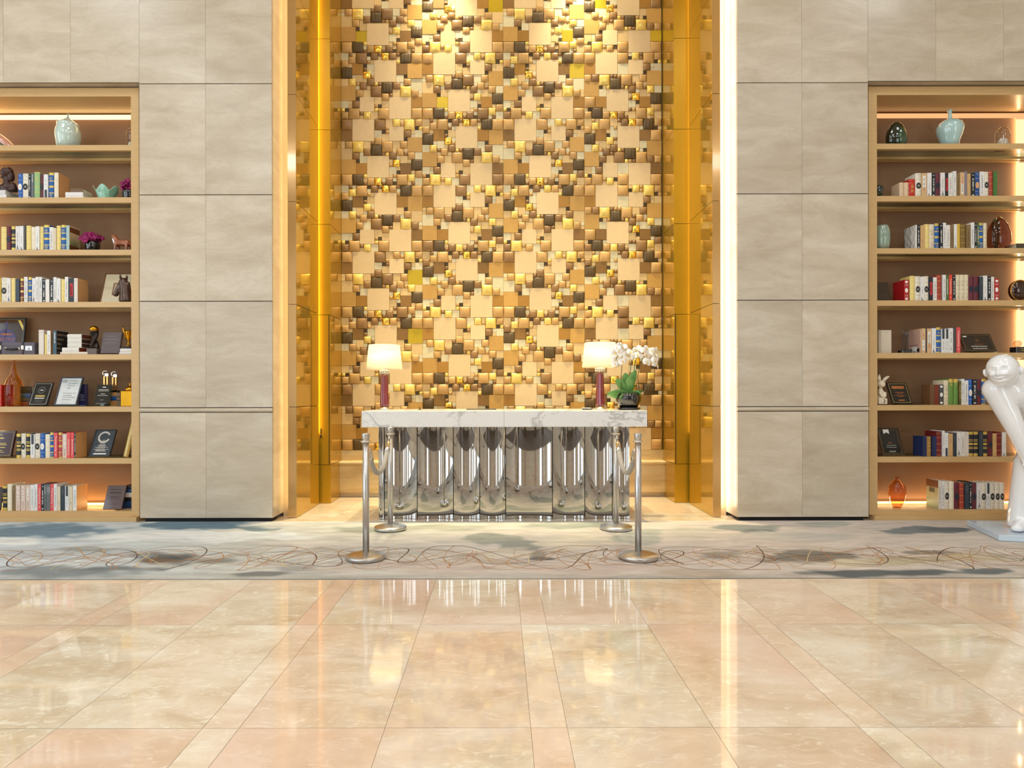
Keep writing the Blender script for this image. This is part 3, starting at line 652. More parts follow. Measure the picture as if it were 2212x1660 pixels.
def lamp(cx, Y, y_base, y_top, label):
    p = PX(cx, y_base, Y); k = Y/FPX; root = thing('table_lamp', label, 'lamp', (p.x, Y, Zt), 'matching lamps on the reception desk')
    O = Vector((p.x, Y, Zt)); hh = PX(cx, y_top, Y).z - Zt
    bs = MB(); bs.lathe([(0.066,0.0),(0.076,0.003),(0.076,0.014),(0.070,0.018),(0.05,0.02),(0.05,0.028),(0.046,0.03)], 0, 0, 0, 40); bs.build('base', [M_silver], root)
    co = MB(); prof = []; seg = 56; vs = []; fs = []; zc0, zc1 = 0.028, hh-0.315
    for j in range(13):
        z = zc0 + (zc1-zc0)*j/12; rr = 0.047 - 0.012*j/12
        for i in range(seg):
            a = 2*PI*i/seg; q = rr*(1 + 0.16*abs(math.cos(4*a)) - 0.10); vs.append((q*math.cos(a), q*math.sin(a), z))
    fs = [(j*seg+i, j*seg+(i+1) % seg, (j+1)*seg+(i+1) % seg, (j+1)*seg+i) for j in range(12) for i in range(seg)]
    co.add(vs, fs + [tuple(reversed(range(seg))), tuple(12*seg+i for i in range(seg))], 0, True); co.build('column', [M_ruby], root)
    cr = MB(); cr.lathe([(0.036,zc1),(0.047,zc1+0.004),(0.05,zc1+0.024),(0.047,zc1+0.042),(0.03,zc1+0.05)], 0, 0, 0, 10, smooth=False)
    for i in range(14):
        for j in range(2): cr.ell((0.049*math.cos(2*PI*(i+j/2)/14), 0.049*math.sin(2*PI*(i+j/2)/14), zc1+0.014+0.02*j), 0.009, 0, 8, 6)
    cr.build('crystal_collar', [M_crystal], root)
    z0, z1 = hh-0.263, hh; r0, r1 = 0.192, 0.165
    sh = MB(); sh.lathe([(r0,z0),(r1,z1),(r1-0.003,z1),(r0-0.003,z0),(r0,z0)], 0, 0, 0, 56, cap=False); sh.build('lamp_shade', [M_shade], root)
    sp = MB(); sp.tube([(0,0,zc1+0.05),(0,0,z1-0.01)], 0.005)
    for i in range(3): sp.tube([(0,0,z1-0.02),((r1-0.004)*math.cos(2*PI*i/3),(r1-0.004)*math.sin(2*PI*i/3),z1-0.02)], 0.0025)
    sp.build('shade_carrier', [M_silver], root)
    bb = MB(); bb.ell((0,0,z0+0.13), (0.03,0.03,0.042)); bb.build('bulb', [M_bulb], root)
    l = bpy.data.lights.new('lamp_bulb_light', 'POINT'); l.energy = 2.9; l.color = (1.0, 0.80, 0.52); l.shadow_soft_size = 0.05
    o = bpy.data.objects.new('lamp_bulb_light', l); C.objects.link(o); o.location = O + Vector((0.0, -0.055, z0+0.15)); o.visible_glossy = True
    return root
lamp(830.5, 6.70, 885, 746, 'ruby glass table lamp standing alone at the end of the marble desk')
lamp(1296.5, 6.70, 884, 741, 'ruby glass table lamp standing beside the white orchid')

# ================================================================ orchid
M_pot = pm('glossy_black_glaze', (22,20,22), 0.06, noise=0.1, coat=1.0)
M_leaf = pm('orchid_leaf', (98,146,76), 0.32, noise=0.22, scale=9)
M_petal = pm('white_petal', (246,242,236), 0.6, noise=0.02)
M_lip = pm('yellow_lip', (226,190,90), 0.6)
M_stem = pm('orchid_stem', (74,82,46), 0.5)
pp = PX(1358, 885, 6.52); orch = thing('potted_orchid', 'white orchid with arching sprays in a round black bowl on the desk', 'plant', (pp.x, 6.52, Zt))
s_ = MB(); s_.lathe([(0.09,0),(0.118,0.004),(0.122,0.022),(0.112,0.024),(0.108,0.012),(0.02,0.012)], 0, 0, 0, 40); s_.build('saucer', [M_pot], orch)
s_ = MB(); s_.lathe([(0.075,0.012),(0.088,0.02),(0.122,0.075),(0.132,0.12),(0.124,0.16),(0.112,0.175),(0.106,0.172),(0.116,0.155),(0.115,0.14)], 0, 0, 0, 44); s_.build('pot', [M_pot], orch)
s_ = MB(); s_.lathe([(0.113,0.138),(0.06,0.15),(0.001,0.152)], 0, 0, 0, 24); s_.build('moss', [pm('moss', (84,78,48), 0.95, noise=0.3, scale=60, bump=0.8)], orch)
def leaf(dx, dz, wdt, out_y, base=(0, 0, 0.155), bend=0.5):
    m = MB(); vs = []; k = 10
    for i in range(k+1):
        t = i/k; c = Vector((base[0]+dx*t, base[1]+out_y*t, base[2]+dz*(t + bend*t*(1-t)))); w = wdt*math.sin(PI*min(1, 0.12+0.88*t))**0.7 * (1 if i < k else 0.05)
        side = Vector((-dz, 0, dx)).normalized() if abs(dx) < abs(dz)*0.8 else Vector((0.12, -0.45, 0.85)).normalized()
        if abs(dx) < abs(dz)*0.8: side = Vector((1, -0.35, 0)).normalized()
        nrm = Vector((dx, out_y, dz)).normalized().cross(side).normalized()
        for q in (-1, -0.5, 0, 0.5, 1): vs.append(c + side*w*q + nrm*(0.010*(abs(q)-0.5)))
    fs = [(i*5+q, i*5+q+1, (i+1)*5+q+1, (i+1)*5+q) for i in range(k) for q in range(4)]
    m.add(vs, fs, 0, True); o = m.build('leaf', [M_leaf], orch); sd = o.modifiers.new('thick', 'SOLIDIFY'); sd.thickness = 0.003
    return o
for a in [(-0.15,0.15,.062,-.03),(-0.24,0.01,.054,-.08),(-0.12,-0.03,.036,-.13),(-0.04,0.23,.05,-.02),(0.06,0.26,.042,-.05),(0.0,0.19,.054,-.09),(0.11,0.01,.050,-.10),(0.13,-0.06,.03,-.04),(0.16,0.04,.026,.02),(0.085,0.10,.035,.06),(0.10,-0.10,.022,.03),(-0.06,0.10,.03,.07)]: leaf(*a)
kk = 6.5/FPX
def OP(x, y, dy=0.0): q = PX(x, y, 6.52); return Vector((q.x-pp.x, dy, q.z-Zt))
stems = [[(1341,846),(1341,815),(1342,790),(1345,768),(1340,757),(1334,764),(1330,778)], [(1358,848),(1360,815),(1363,785),(1366,768),(1362,760),(1354,760)],
         [(1366,850),(1369,810),(1372,785),(1376,772),(1384,756),(1396,752),(1410,758),(1418,772)], [(1383,845),(1379,815),(1383,790),(1389,775),(1398,764),(1412,766),(1421,784)]]
for i, st in enumerate(stems):
    m = MB(); pts = [OP(x, y, -0.03+0.02*i) for x, y in st]; pts[0].z = 0.145
    fine = []
    for a, c in zip(pts, pts[1:]): fine += [a.lerp(c, j/4) for j in range(4)]
    m.tube(fine+[pts[-1]], 0.0035, 0, 8); m.build('stem', [M_stem], orch)
fm = MB()
def petal(ang, ln, wd, m=0, tip=0.7):
    vs = []; k = 6
    for i in range(k+1):
        t = i/k; w = wd*math.sin(PI*(0.08+0.92*t*tip+0.0))**0.8 if i < k else wd*0.25
        for q in (-1, 0, 1):
            x, z = t*ln, q*w
            vs.append((x*math.cos(ang)-z*math.sin(ang), -0.008*math.sin(PI*t)+0.004*abs(q)+0.006*t, x*math.sin(ang)+z*math.cos(ang)))
    fm.add(vs, [(i*3+q, i*3+q+1, (i+1)*3+q+1, (i+1)*3+q) for i in range(k) for q in (0, 1)], m, True)
for an in (90, 215, 325): petal(math.radians(an), 0.038, 0.014, 0, 0.85)
for an in (10, 170): petal(math.radians(an), 0.042, 0.026, 0, 0.8)
fm.ell((0, -0.008, -0.004), (0.006, 0.008, 0.009), 1, 10, 6)
flw = fm.build('flower', [M_petal, M_lip], orch)
fpos = [(1331,752),(1338,748),(1346,751),(1353,756),(1328,762),(1336,760),(1345,762),(1352,767),(1358,771),(1333,770),(1342,772),(1350,776),(1329,777),(1343,782),(1327,787),(1331,785),(1360,763),
        (1375,757),(1382,753),(1374,768),(1380,768),(1388,757),(1394,754),(1400,760),(1406,759),(1398,768),(1410,763),(1414,759),(1417,774),(1413,780),(1397,783),(1406,784),(1419,789),(1369,772)]
rnd = random.Random(4)
for i, (x, y) in enumerate(fpos):
    f = flw if i == 0 else flw.copy()
    if i: C.objects.link(f); f.parent = orch
    f.location = OP(x, y, -0.05 + 0.07*rnd.random()); f.rotation_euler = (rnd.uniform(-.5, .4), rnd.uniform(-.5, .5), rnd.uniform(-.7, .7)); s = rnd.uniform(.95, 1.25); f.scale = (s, s, s)
# small things lying on the desk
p = PX(907, 886, 6.62); c_ = MB(); c_.box(-0.022, 0.022, -0.02, 0.02, 0, 0.004); c_.add([(-0.004,0,0.004),(0.008,0,0.004),(-0.004,0.004,0.03),(-0.010,0.004,0.03),(-0.004,0.006,0.004),(0.008,0.006,0.004),(-0.004,0.01,0.03),(-0.010,0.01,0.03)], [(0,1,2,3),(4,7,6,5),(0,3,7,4),(1,5,6,2),(3,2,6,7)], 0)
tag(c_.build('card_clip', [M_pot], None), 'tiny black card clip standing on the white marble desk', 'clip'); bpy.data.objects['card_clip'].location = (p.x, 6.62, Zt)
p = PX(1268, 885, 6.60); c_ = MB(); c_.bbox(-0.055, 0.045, -0.04, 0.04, 0, 0.012, 0.002)
o = tag(c_.build('note_tray', [M_pot], None), 'low black note tray on the desk by the lamp nearest the orchid', 'tray'); o.location = (p.x, 6.60, Zt)
c_ = MB(); c_.bbox(-0.05, 0.04, -0.036, 0.036, 0.012, 0.018, 0.001); o2 = tag(c_.build('note_pad', [pm('white_paper', (240,238,232), 0.8)], None), 'white note pad lying on the low black tray', 'notepad'); o2.location = (p.x, 6.60, Zt)
p = PX(1040, 885, 6.7); c_ = MB(); c_.bbox(-0.16, 0.16, -0.06, 0.06, 0, 0.008, 0.002)
o = tag(c_.build('desk_pad', [pm('black_leather', (30,28,28), 0.5)], None), 'flat black leather desk pad at the middle of the marble top', 'desk pad'); o.location = (p.x, 6.7, Zt)

# ================================================================ rope barriers
M_rope = pm('grey_velour_rope', (188,182,170), 0.8, noise=0.08, scale=60, bump=0.4, bscale=200)
def stanchion(cx, yb, yt, Y, label):
    x = X_(cx, Y); zt = PX(cx, yt, Y).z; root = thing('rope_stanchion', label, 'stanchion', (x, Y, CZ+0.0025), 'steel rope posts before the desk'); h = zt-CZ
    m = MB(); m.lathe([(0.138,0),(0.146,0.003),(0.146,0.026),(0.142,0.030),(0.10,0.042),(0.05,0.052),(0.03,0.056)], 0, 0, 0, 56); m.build('base', [M_steel], root)
    m = MB(); m.lathe([(0.0245,0.05),(0.0245,h-0.07)], 0, 0, 0, 28); m.build('pole', [M_steel], root)
    m = MB(); m.lathe([(0.0245,h-0.075),(0.034,h-0.072),(0.041,h-0.066),(0.041,h-0.062),(0.03,h-0.058),(0.0245,h-0.056)], 0, 0, 0, 32); m.build('rope_ring', [M_silver], root)
    m = MB(); m.lathe([(0.022,h-0.06),(0.026,h-0.05),(0.030,h-0.012),(0.029,h-0.006),(0.02,h-0.002),(0.006,h)], 0, 0, 0, 32); m.build('cap', [M_steel], root)
    return Vector((x, Y, zt))
Yf, Yb_ = 4.70, 5.72
A = stanchion(790, 1212, 936, Yf, 'front steel stanchion below the lone lamp end of the desk')
B = stanchion(843, 1150, 923, Yb_, 'steel stanchion close to the desk at its lone lamp end')
D = stanchion(1378, 1213, 936, Yf, 'front steel stanchion below the orchid end of the desk')
E = stanchion(1330, 1150, 923, Yb_, 'steel stanchion close to the desk at its orchid end')
def rope(a, b, drop, label):
    root = thing('barrier_rope', label, 'rope', ((a+b)/2).to_tuple()[:2] + (0.9,), 'grey barrier ropes'); O = root.location
    a = a + Vector((0, 0.043, -0.07)); b = b + Vector((0, -0.043, -0.07)); pts = []
    for i in range(31):
        t = i/30; q = a.lerp(b, t); q.z -= drop*(1-abs(2*t-1)**2.3); pts.append(q)
    m = MB(); m.tube(pts[3:28], 0.021, 0, 14); m.build('cord', [M_rope], root, O)
    for pp_ in (pts[:5], pts[26:][::-1]):
        m = MB(); m.tube(pp_[1:5], [0.012, 0.023, 0.024, 0.024], 0, 14); m.tube(pp_[:2], 0.006, 0, 8); m.build('end_hook', [M_silver], root, O)
rope(A, B, 0.285, 'grey velvet rope hanging between the stanchions at the lone lamp end')
rope(D, E, 0.285, 'grey velvet rope hanging between the stanchions at the orchid end')

# ================================================================ white figure
M_porc = pm('white_glazed_resin', (246,247,249), 0.10, noise=0.01, coat=1.0)
fig = thing('bowing_figure_sculpture', 'glossy white sculpture of a smiling bald man bending with a hand on his knee', 'sculpture', (4.75, 5.5, 0.0))
OF = fig.location; bd = MB()
bd.cap((5.02,5.66,.92), .19, (4.74,5.50,1.14), .20); bd.cap((4.74,5.50,1.14), .20, (4.50,5.40,1.28), .15); bd.cap((4.50,5.40,1.28), .10, (4.42,5.36,1.36), .09)
bd.cap((4.285,5.40,1.285), .105, (4.40,5.34,.96), .075); bd.cap((4.40,5.34,.96), .075, (4.52,5.33,.66), .055); bd.cap((4.30,5.40,1.27), .105, (4.60,5.42,1.24), .15)
bd.cap((4.95,5.30,1.20), .11, (5.05,5.22,.92), .075); bd.cap((5.05,5.22,.92), .075, (5.02,5.30,.68), .055); bd.cap((4.72,5.46,1.2), .15, (4.95,5.34,1.2), .12)
bd.cap((4.92,5.64,.86), .15, (4.60,5.42,.62), .125); bd.cap((4.60,5.42,.62), .122, (4.565,5.47,.16), .105); bd.cap((4.565,5.47,.16), .105, (4.56,5.46,.10), .11)
bd.cap((4.54,5.42,.105), .062, (4.40,5.32,.095), .05)
bd.cap((5.12,5.66,.86), .15, (5.02,5.42,.60), .125); bd.cap((5.02,5.42,.60), .122, (5.03,5.50,.16), .10); bd.cap((5.02,5.45,.11), .062, (4.96,5.30,.10), .052)
for i in range(4): bd.cap((4.50+0.022*i,5.315,.67), .017, (4.515+0.024*i,5.295,.585-0.006*abs(i-1.5)), .014)
bd.cap((4.475,5.33,.68), .018, (4.445,5.31,.63), .015)
for i in range(4): bd.cap((4.98+0.022*i,5.285,.69), .017, (4.985+0.024*i,5.265,.61), .014)
bd.cap((5.09,5.30,.70), .018, (5.12,5.285,.65), .015)
body = soften(clampz(bd, 0.072).build('body', [M_porc], fig, OF), 0.014, 10)
hd = MB(); hc = PX(2166, 801, 5.30); vs = []; seg, rg = 72, 56
def bump_(u, v, cu, cv, su, sv): return math.exp(-((u-cu)/su)**2 - ((v-cv)/sv)**2)
for j in range(rg+1):
    th = PI*j/rg
    for i in range(seg):
        a = 2*PI*i/seg; d = Vector((math.sin(th)*math.cos(a), math.sin(th)*math.sin(a), -math.cos(th)))
        r = 1.0; u, v = d.x, d.z
        if d.y < 0.2:
            f = min(1, (0.2-d.y)/0.5)
            r += f*1.25*(0.20*bump_(u,v,0,-.12,.10,.10) + 0.13*bump_(u,v,0,.08,.055,.16) + 0.06*bump_(abs(u),v,.10,-.16,.06,.05) - 0.10*bump_(abs(u),v,.32,.19,.15,.06)
                 + 0.085*bump_(abs(u),v,.32,.165,.13,.035) - 0.05*bump_(abs(u),v,.32,.115,.15,.02) + 0.06*bump_(abs(u),v,.30,.34,.2,.05)
                 + 0.11*bump_(abs(u),v,.42,-.13,.17,.14) + 0.09*bump_(u,v,0,-.36,.34,.05) + 0.08*bump_(u,v,0,-.56,.26,.06)
                 - 0.12*math.exp(-((v+.47-0.42*u*u)/.035)**2)*max(0, 1-(abs(u)/.52)**4) - 0.05*bump_(abs(u),v,.10,-.23,.04,.03) - 0.06*math.exp(-((v+.30-0.42*abs(u)+.12)/.04)**2)*bump_(abs(u),0,.34,0,.09,1) + 0.08*bump_(u,v,0,-.80,.2,.1))
        w = 1.0 + 0.06*d.z
        vs.append(Vector((0.115*w*r*d.x, 0.132*r*d.y, 0.140*r*d.z)))
RT = Matrix.Rotation(math.radians(-52), 3, 'Z') @ Matrix.Rotation(math.radians(6), 3, 'X') @ Matrix.Rotation(math.radians(-3), 3, 'Y')
fs = [(j*seg+i, j*seg+(i+1) % seg, (j+1)*seg+(i+1) % seg, (j+1)*seg+i) for j in range(rg) for i in range(seg)]
hd.add([hc + RT @ p for p in vs], fs, 0, True); hd.build('head', [M_porc], fig, OF)
for sx in (-1, 1):
    e = MB(); c0 = hc + RT @ Vector((sx*0.120, 0.015, -0.01))
    e.ell(c0, (0.013, 0.026, 0.036), 0, 18, 12, RT @ Matrix.Rotation(sx*0.35, 3, 'Z'))
    e.ell(c0 + RT @ Vector((sx*0.010, -0.010, 0.004)), (0.010, 0.014, 0.026), 0, 14, 10, RT)
    e.build('ear', [M_porc], fig, OF)
s_ = MB(); R2 = Matrix.Rotation(math.radians(-17), 3, 'Z'); c0 = Vector((4.78, 5.40, 0)); tmp = MB(); tmp.bbox(-0.53, 0.62, -0.34, 0.30, CZ+0.0025, 0.065, 0.004)
s_.add([c0 + R2 @ p for p in tmp.v], tmp.f, 0); s_.build('base', [pm('pale_blue_acrylic', (206,222,236), 0.15, noise=0.02)], fig, OF)
# ================================================================ bookcases
YS, YBK = 6.18, 6.56
M_oak = pm('pale_oak', (206,170,116), 0.32, noise=0.07, stretch=(0.6, 6, 9), scale=7)
M_backl = pm('taupe_linen', (150,114,84), 0.85, noise=0.06, scale=150, bump=0.2, bscale=500)
M_pane = sheet_glass('clear_shelf_glass', (232,240,232))
SH = {'L': [(313.2,324.7),(426.5,438),(539,551),(652.3,664),(766,777),(878.6,890),(991,1002.6),(1104.5,1120.5)],
      'R': [(310,322),(423,435),(536.7,548),(649,660.7),(762,774.4),(875,887),(986.7,999),(1102,1117.7)]}
ZSH = {k: [(PX(440 if k == 'L' else 1900, a, YS).z, PX(440 if k == 'L' else 1900, b, YS).z) for a, b in v] for k, v in SH.items()}
# use one set of heights for both cases (they were built level)
ZT = [((ZSH['L'][i][0]+ZSH['R'][i][0])/2, (ZSH['L'][i][1]+ZSH['R'][i][1])/2) for i in range(8)]
def zshelf(k): return ZT[k-1][0] + (0.0006 if k < 9 else 0)
def bookcase(side, xin, xst, xend, label):
    sg = -1 if side == 'L' else 1
    root = thing('bookcase', label, 'bookcase', ((xst+xend)/2, YS, 0)); O = root.location
    lo, hi = sorted((xst, xend)); li, hi_i = sorted((xin, xend))
    f = MB(); a, b = sorted((xin, xst)); f.box(a, b, YS, YBK+0.12, 0.05, 4.288)
    a, b = sorted((xend, xend+sg*0.08)); f.box(a, b, YS, YBK+0.12, 0.05, 4.288)
    f.box(li, hi_i, YS, YS+0.03, 4.203, 4.288); f.box(li, hi_i, YS+0.03, 6.545, 4.203, 4.23)
    f.build('carcass', [M_oak], root, O)
    p = MB(); p.box(lo+0.02, hi, 6.125, YBK, 0, 0.048); p.build('plinth', [M_oak], root, O)
    xs0, xs1 = (5.423, 5.60) if sg > 0 else (-5.60, -5.40)
    bk = MB(); bk.box(li, xs0, YBK, YBK+0.02, 0.09, 4.14); bk.box(xs1, hi_i, YBK, YBK+0.02, 0.09, 4.14); bk.box(li, hi_i, YBK+0.10, YBK+0.12, 0.05, 4.25)
    bk.build('back_panel', [M_backl], root, O)
    for i, (zt, zb) in enumerate(ZT):
        s = MB()
        if i == 7: s.box(li, hi_i, YS+0.002, YBK+0.1, zb, zt)
        else:
            s.box(li, hi_i, YS+0.002, YS+0.045, zb, zt); s.box(li, hi_i, YBK-0.075, YBK-0.04, zb+0.012, zt-0.014); s.box(li, hi_i, YBK-0.035, YBK-0.001, zb+0.004, zt-0.014)
        so = s.build('shelf', [M_oak], root, O)
        if i < 7:
            g = MB(); g.box(li, hi_i, YS+0.046, YBK-0.001, zt-0.012, zt-0.0005); g.build('glass_plate', [M_pane], so, O)
    # top and slot: glowing panels stand for lit walls; foot: LED strip
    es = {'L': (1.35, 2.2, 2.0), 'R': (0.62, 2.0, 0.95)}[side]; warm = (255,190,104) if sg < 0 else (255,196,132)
    m = MB(); m.box(li, hi_i, YBK+0.02, YBK+0.03, 4.14, 4.20); m.build('glow_strip', [glow('top_lit_recess_'+side, (255,222,160) if sg < 0 else (255,190,130), es[0])], root, O)
    m = MB(); m.box(li, hi_i, YBK-0.014, YBK-0.002, zshelf(8)+0.0005, zshelf(8)+0.016); m.build('glow_strip', [glow('foot_led_'+side, (255,214,130), es[1]*1.6)], root, O)
    m = MB(); m.box(xs0, xs1, YBK+0.05, YBK+0.06, 0.09, 4.2); m.build('glow_strip', [glow('slot_lit_wall_'+side, (255,206,158) if sg > 0 else (255,190,100), es[2])], root, O)
    wl = (1.0, 0.62, 0.24) if sg < 0 else (1.0, 0.66, 0.34)
    area('led_top_'+side, ((li+hi_i)/2, YBK-0.02, 4.19), (math.radians(-25), 0, 0), abs(hi_i-li)-0.1, 0.02, 1.6 if sg < 0 else .5, wl)
    area('led_foot_'+side, ((li+hi_i)/2, YBK-0.04, zshelf(8)+0.02), (math.radians(180+20), 0, 0), abs(hi_i-li)-0.1, 0.02, 4.2 if sg < 0 else 3.2, wl)
    xm = (xs0+xs1)/2
    area('led_slot_'+side, (xm, YBK+0.03, 2.15), (math.radians(90), 0, 0), 0.14, 4.0, 5 if sg < 0 else 3, wl)
    area('led_side_'+side, ((xs1-0.01 if sg < 0 else xs0+0.01), YBK-0.02, 2.15), (0, math.radians(-90 if sg < 0 else 90), 0), 4.05, 0.03, 9 if sg < 0 else 5, wl)
    return root
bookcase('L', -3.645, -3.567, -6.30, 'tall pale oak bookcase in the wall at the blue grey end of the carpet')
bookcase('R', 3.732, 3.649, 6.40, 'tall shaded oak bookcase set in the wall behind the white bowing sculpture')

# ================================================================ books
ORD = 'first second third fourth fifth sixth seventh eighth ninth tenth eleventh twelfth thirteenth fourteenth fifteenth sixteenth seventeenth eighteenth nineteenth twentieth twenty-first twenty-second twenty-third'.split()
INK, PALE, GREY, GILT, CORE = (34,32,34), (240,236,228), (130,126,120), (214,186,96), (232,222,200)
def bm_(rgb): return pm('cover_%d_%d_%d' % tuple(rgb), rgb, 0.42, noise=0.05, scale=40)
M_page = pm('page_block', (226,212,184), 0.9, noise=0.10, stretch=(60, 1, 1), scale=10)
M_ink, M_palep, M_greyp = pm('black_print', INK, 0.6), pm('white_print', PALE, 0.6), pm('grey_print', GREY, 0.6)
M_gilt = pm('gilt_print', GILT, 0.3, 0.5); M_redp = pm('red_print', (196,44,50), 0.5); M_slatep = pm('slate_print', (58,64,72), 0.5); M_dnavy = pm('navy_print', (26,34,52), 0.5); M_peach = pm('peach_print', (214,166,120), 0.5)
# code: look, colour, rounded spine, band list [(z0,z1,material)]
BK = {
 'ow': ('white book with a black oval', (232,224,206), 1), 'ob': ('blue book with a white oval', (30,92,172), 1), 'om': ('maroon book with a dark oval', (98,28,42), 1), 'op': ('blue book with a peach disc', (30,74,140), 1),
 'ng': ('black book with wide gold bands', (28,34,44), 1), 'bg': ('blue book with gold bands', (28,92,164), 1), 'rg': ('rose book with gold bands', (184,72,80), 1), 'rs': ('rust red book with faint gilt bands', (164,58,40), 1),
 'mg': ('maroon book with gold bands', (104,32,48), 1), 'gg': ('pale green book with gold bands', (150,188,128), 1), 'gr': ('green book with a yellow top', (104,144,66), 1), 'gp': ('plain green book', (70,120,56), 0), 'gt': ('moss green book with pale lettering', (84,104,58), 0),
 'cw': ('white book with spaced black capitals', (232,228,220), 0), 'cu': ('white book with black capitals reading upward', (236,234,228), 0), 'co': ('olive brown book with black capitals', (134,108,66), 0),
 'ei': ('white book with a small black tower', (228,224,220), 0), 'pr': ('white book with a tiny black figure', (230,228,224), 0), 'tr': ('red book with bold white lettering', (226,84,82), 0), 'tu': ('red book with white lettering reading upward', (226,84,82), 0), 'to': ('orange red book with white lettering', (224,66,36), 0),
 'wt': ('white book with fine grey lettering', (230,228,224), 0), 'gx': ('grey book with white lettering', (104,108,112), 0), 'bt': ('black book with white lettering', (28,32,38), 0), 'br': ('black book with a red panel', (30,34,42), 0),
 'tt': ('white book with a dark upper tab', (226,226,224), 0), 'tb': ('white book with a dark lower tab', (226,226,224), 0), 'ds': ('dark slate book with a faint panel', (46,58,68), 0),
 'gc': ('pale gold book with gilt bands', (236,214,134), 1), 'gy': ('golden yellow book', (210,174,66), 1), 'go': ('olive gold book with gilt bands', (122,94,36), 1), 'ci': ('ivory book with faint bands', (238,228,204), 1), 'cb': ('cream book with grey bands', (226,212,180), 1),
 'pl': ('pinkish beige book with white lettering', (218,194,178), 0), 'tl': ('tan book with white labels', (212,176,130), 0), 'eg': ('beige book with fine grey lettering', (222,206,176), 0), 'et': ('tan book with fine grey lettering', (206,166,110), 0),
 'bw': ('white book with a black branch pattern', (234,230,222), 0), 'pt': ('pale teal book with a plant cover', (168,196,188), 0), 'ls': ('short beige book', (218,190,158), 1), 'rm': ('short red book with white marks', (176,24,32), 0),
 'rd': ('dark red book with faint bands', (112,26,28), 1), 'nv': ('short navy book with a blue edge', (30,46,92), 0), 'ob2': ('short brown gold book', (164,122,58), 1), 'bn': ('brown book with a pale edge', (112,78,48), 0), 'rb': ('red brown book', (122,52,34), 0),
 'gm': ('grey book with white ovals', (70,72,74), 0), 'pg': ('thin mauve grey book', (132,124,140), 0), 'dg': ('thin dark grey book', (74,70,68), 0), 'lo': ('olive book with gilt lettering', (96,84,42), 0),
 'fd': ('slate book with a black lettered cover', (58,88,104), 0), 'dp': ('book with a dog portrait cover', (206,172,150), 0), 'sc': ('book with a painted scene cover', (226,216,200), 0), 'wb': ('plain white book', (226,216,204), 0), 'nt': ('thin navy book', (34,38,74), 0), 'sr': ('short crimson book with gilt lettering', (190,28,26), 1)}
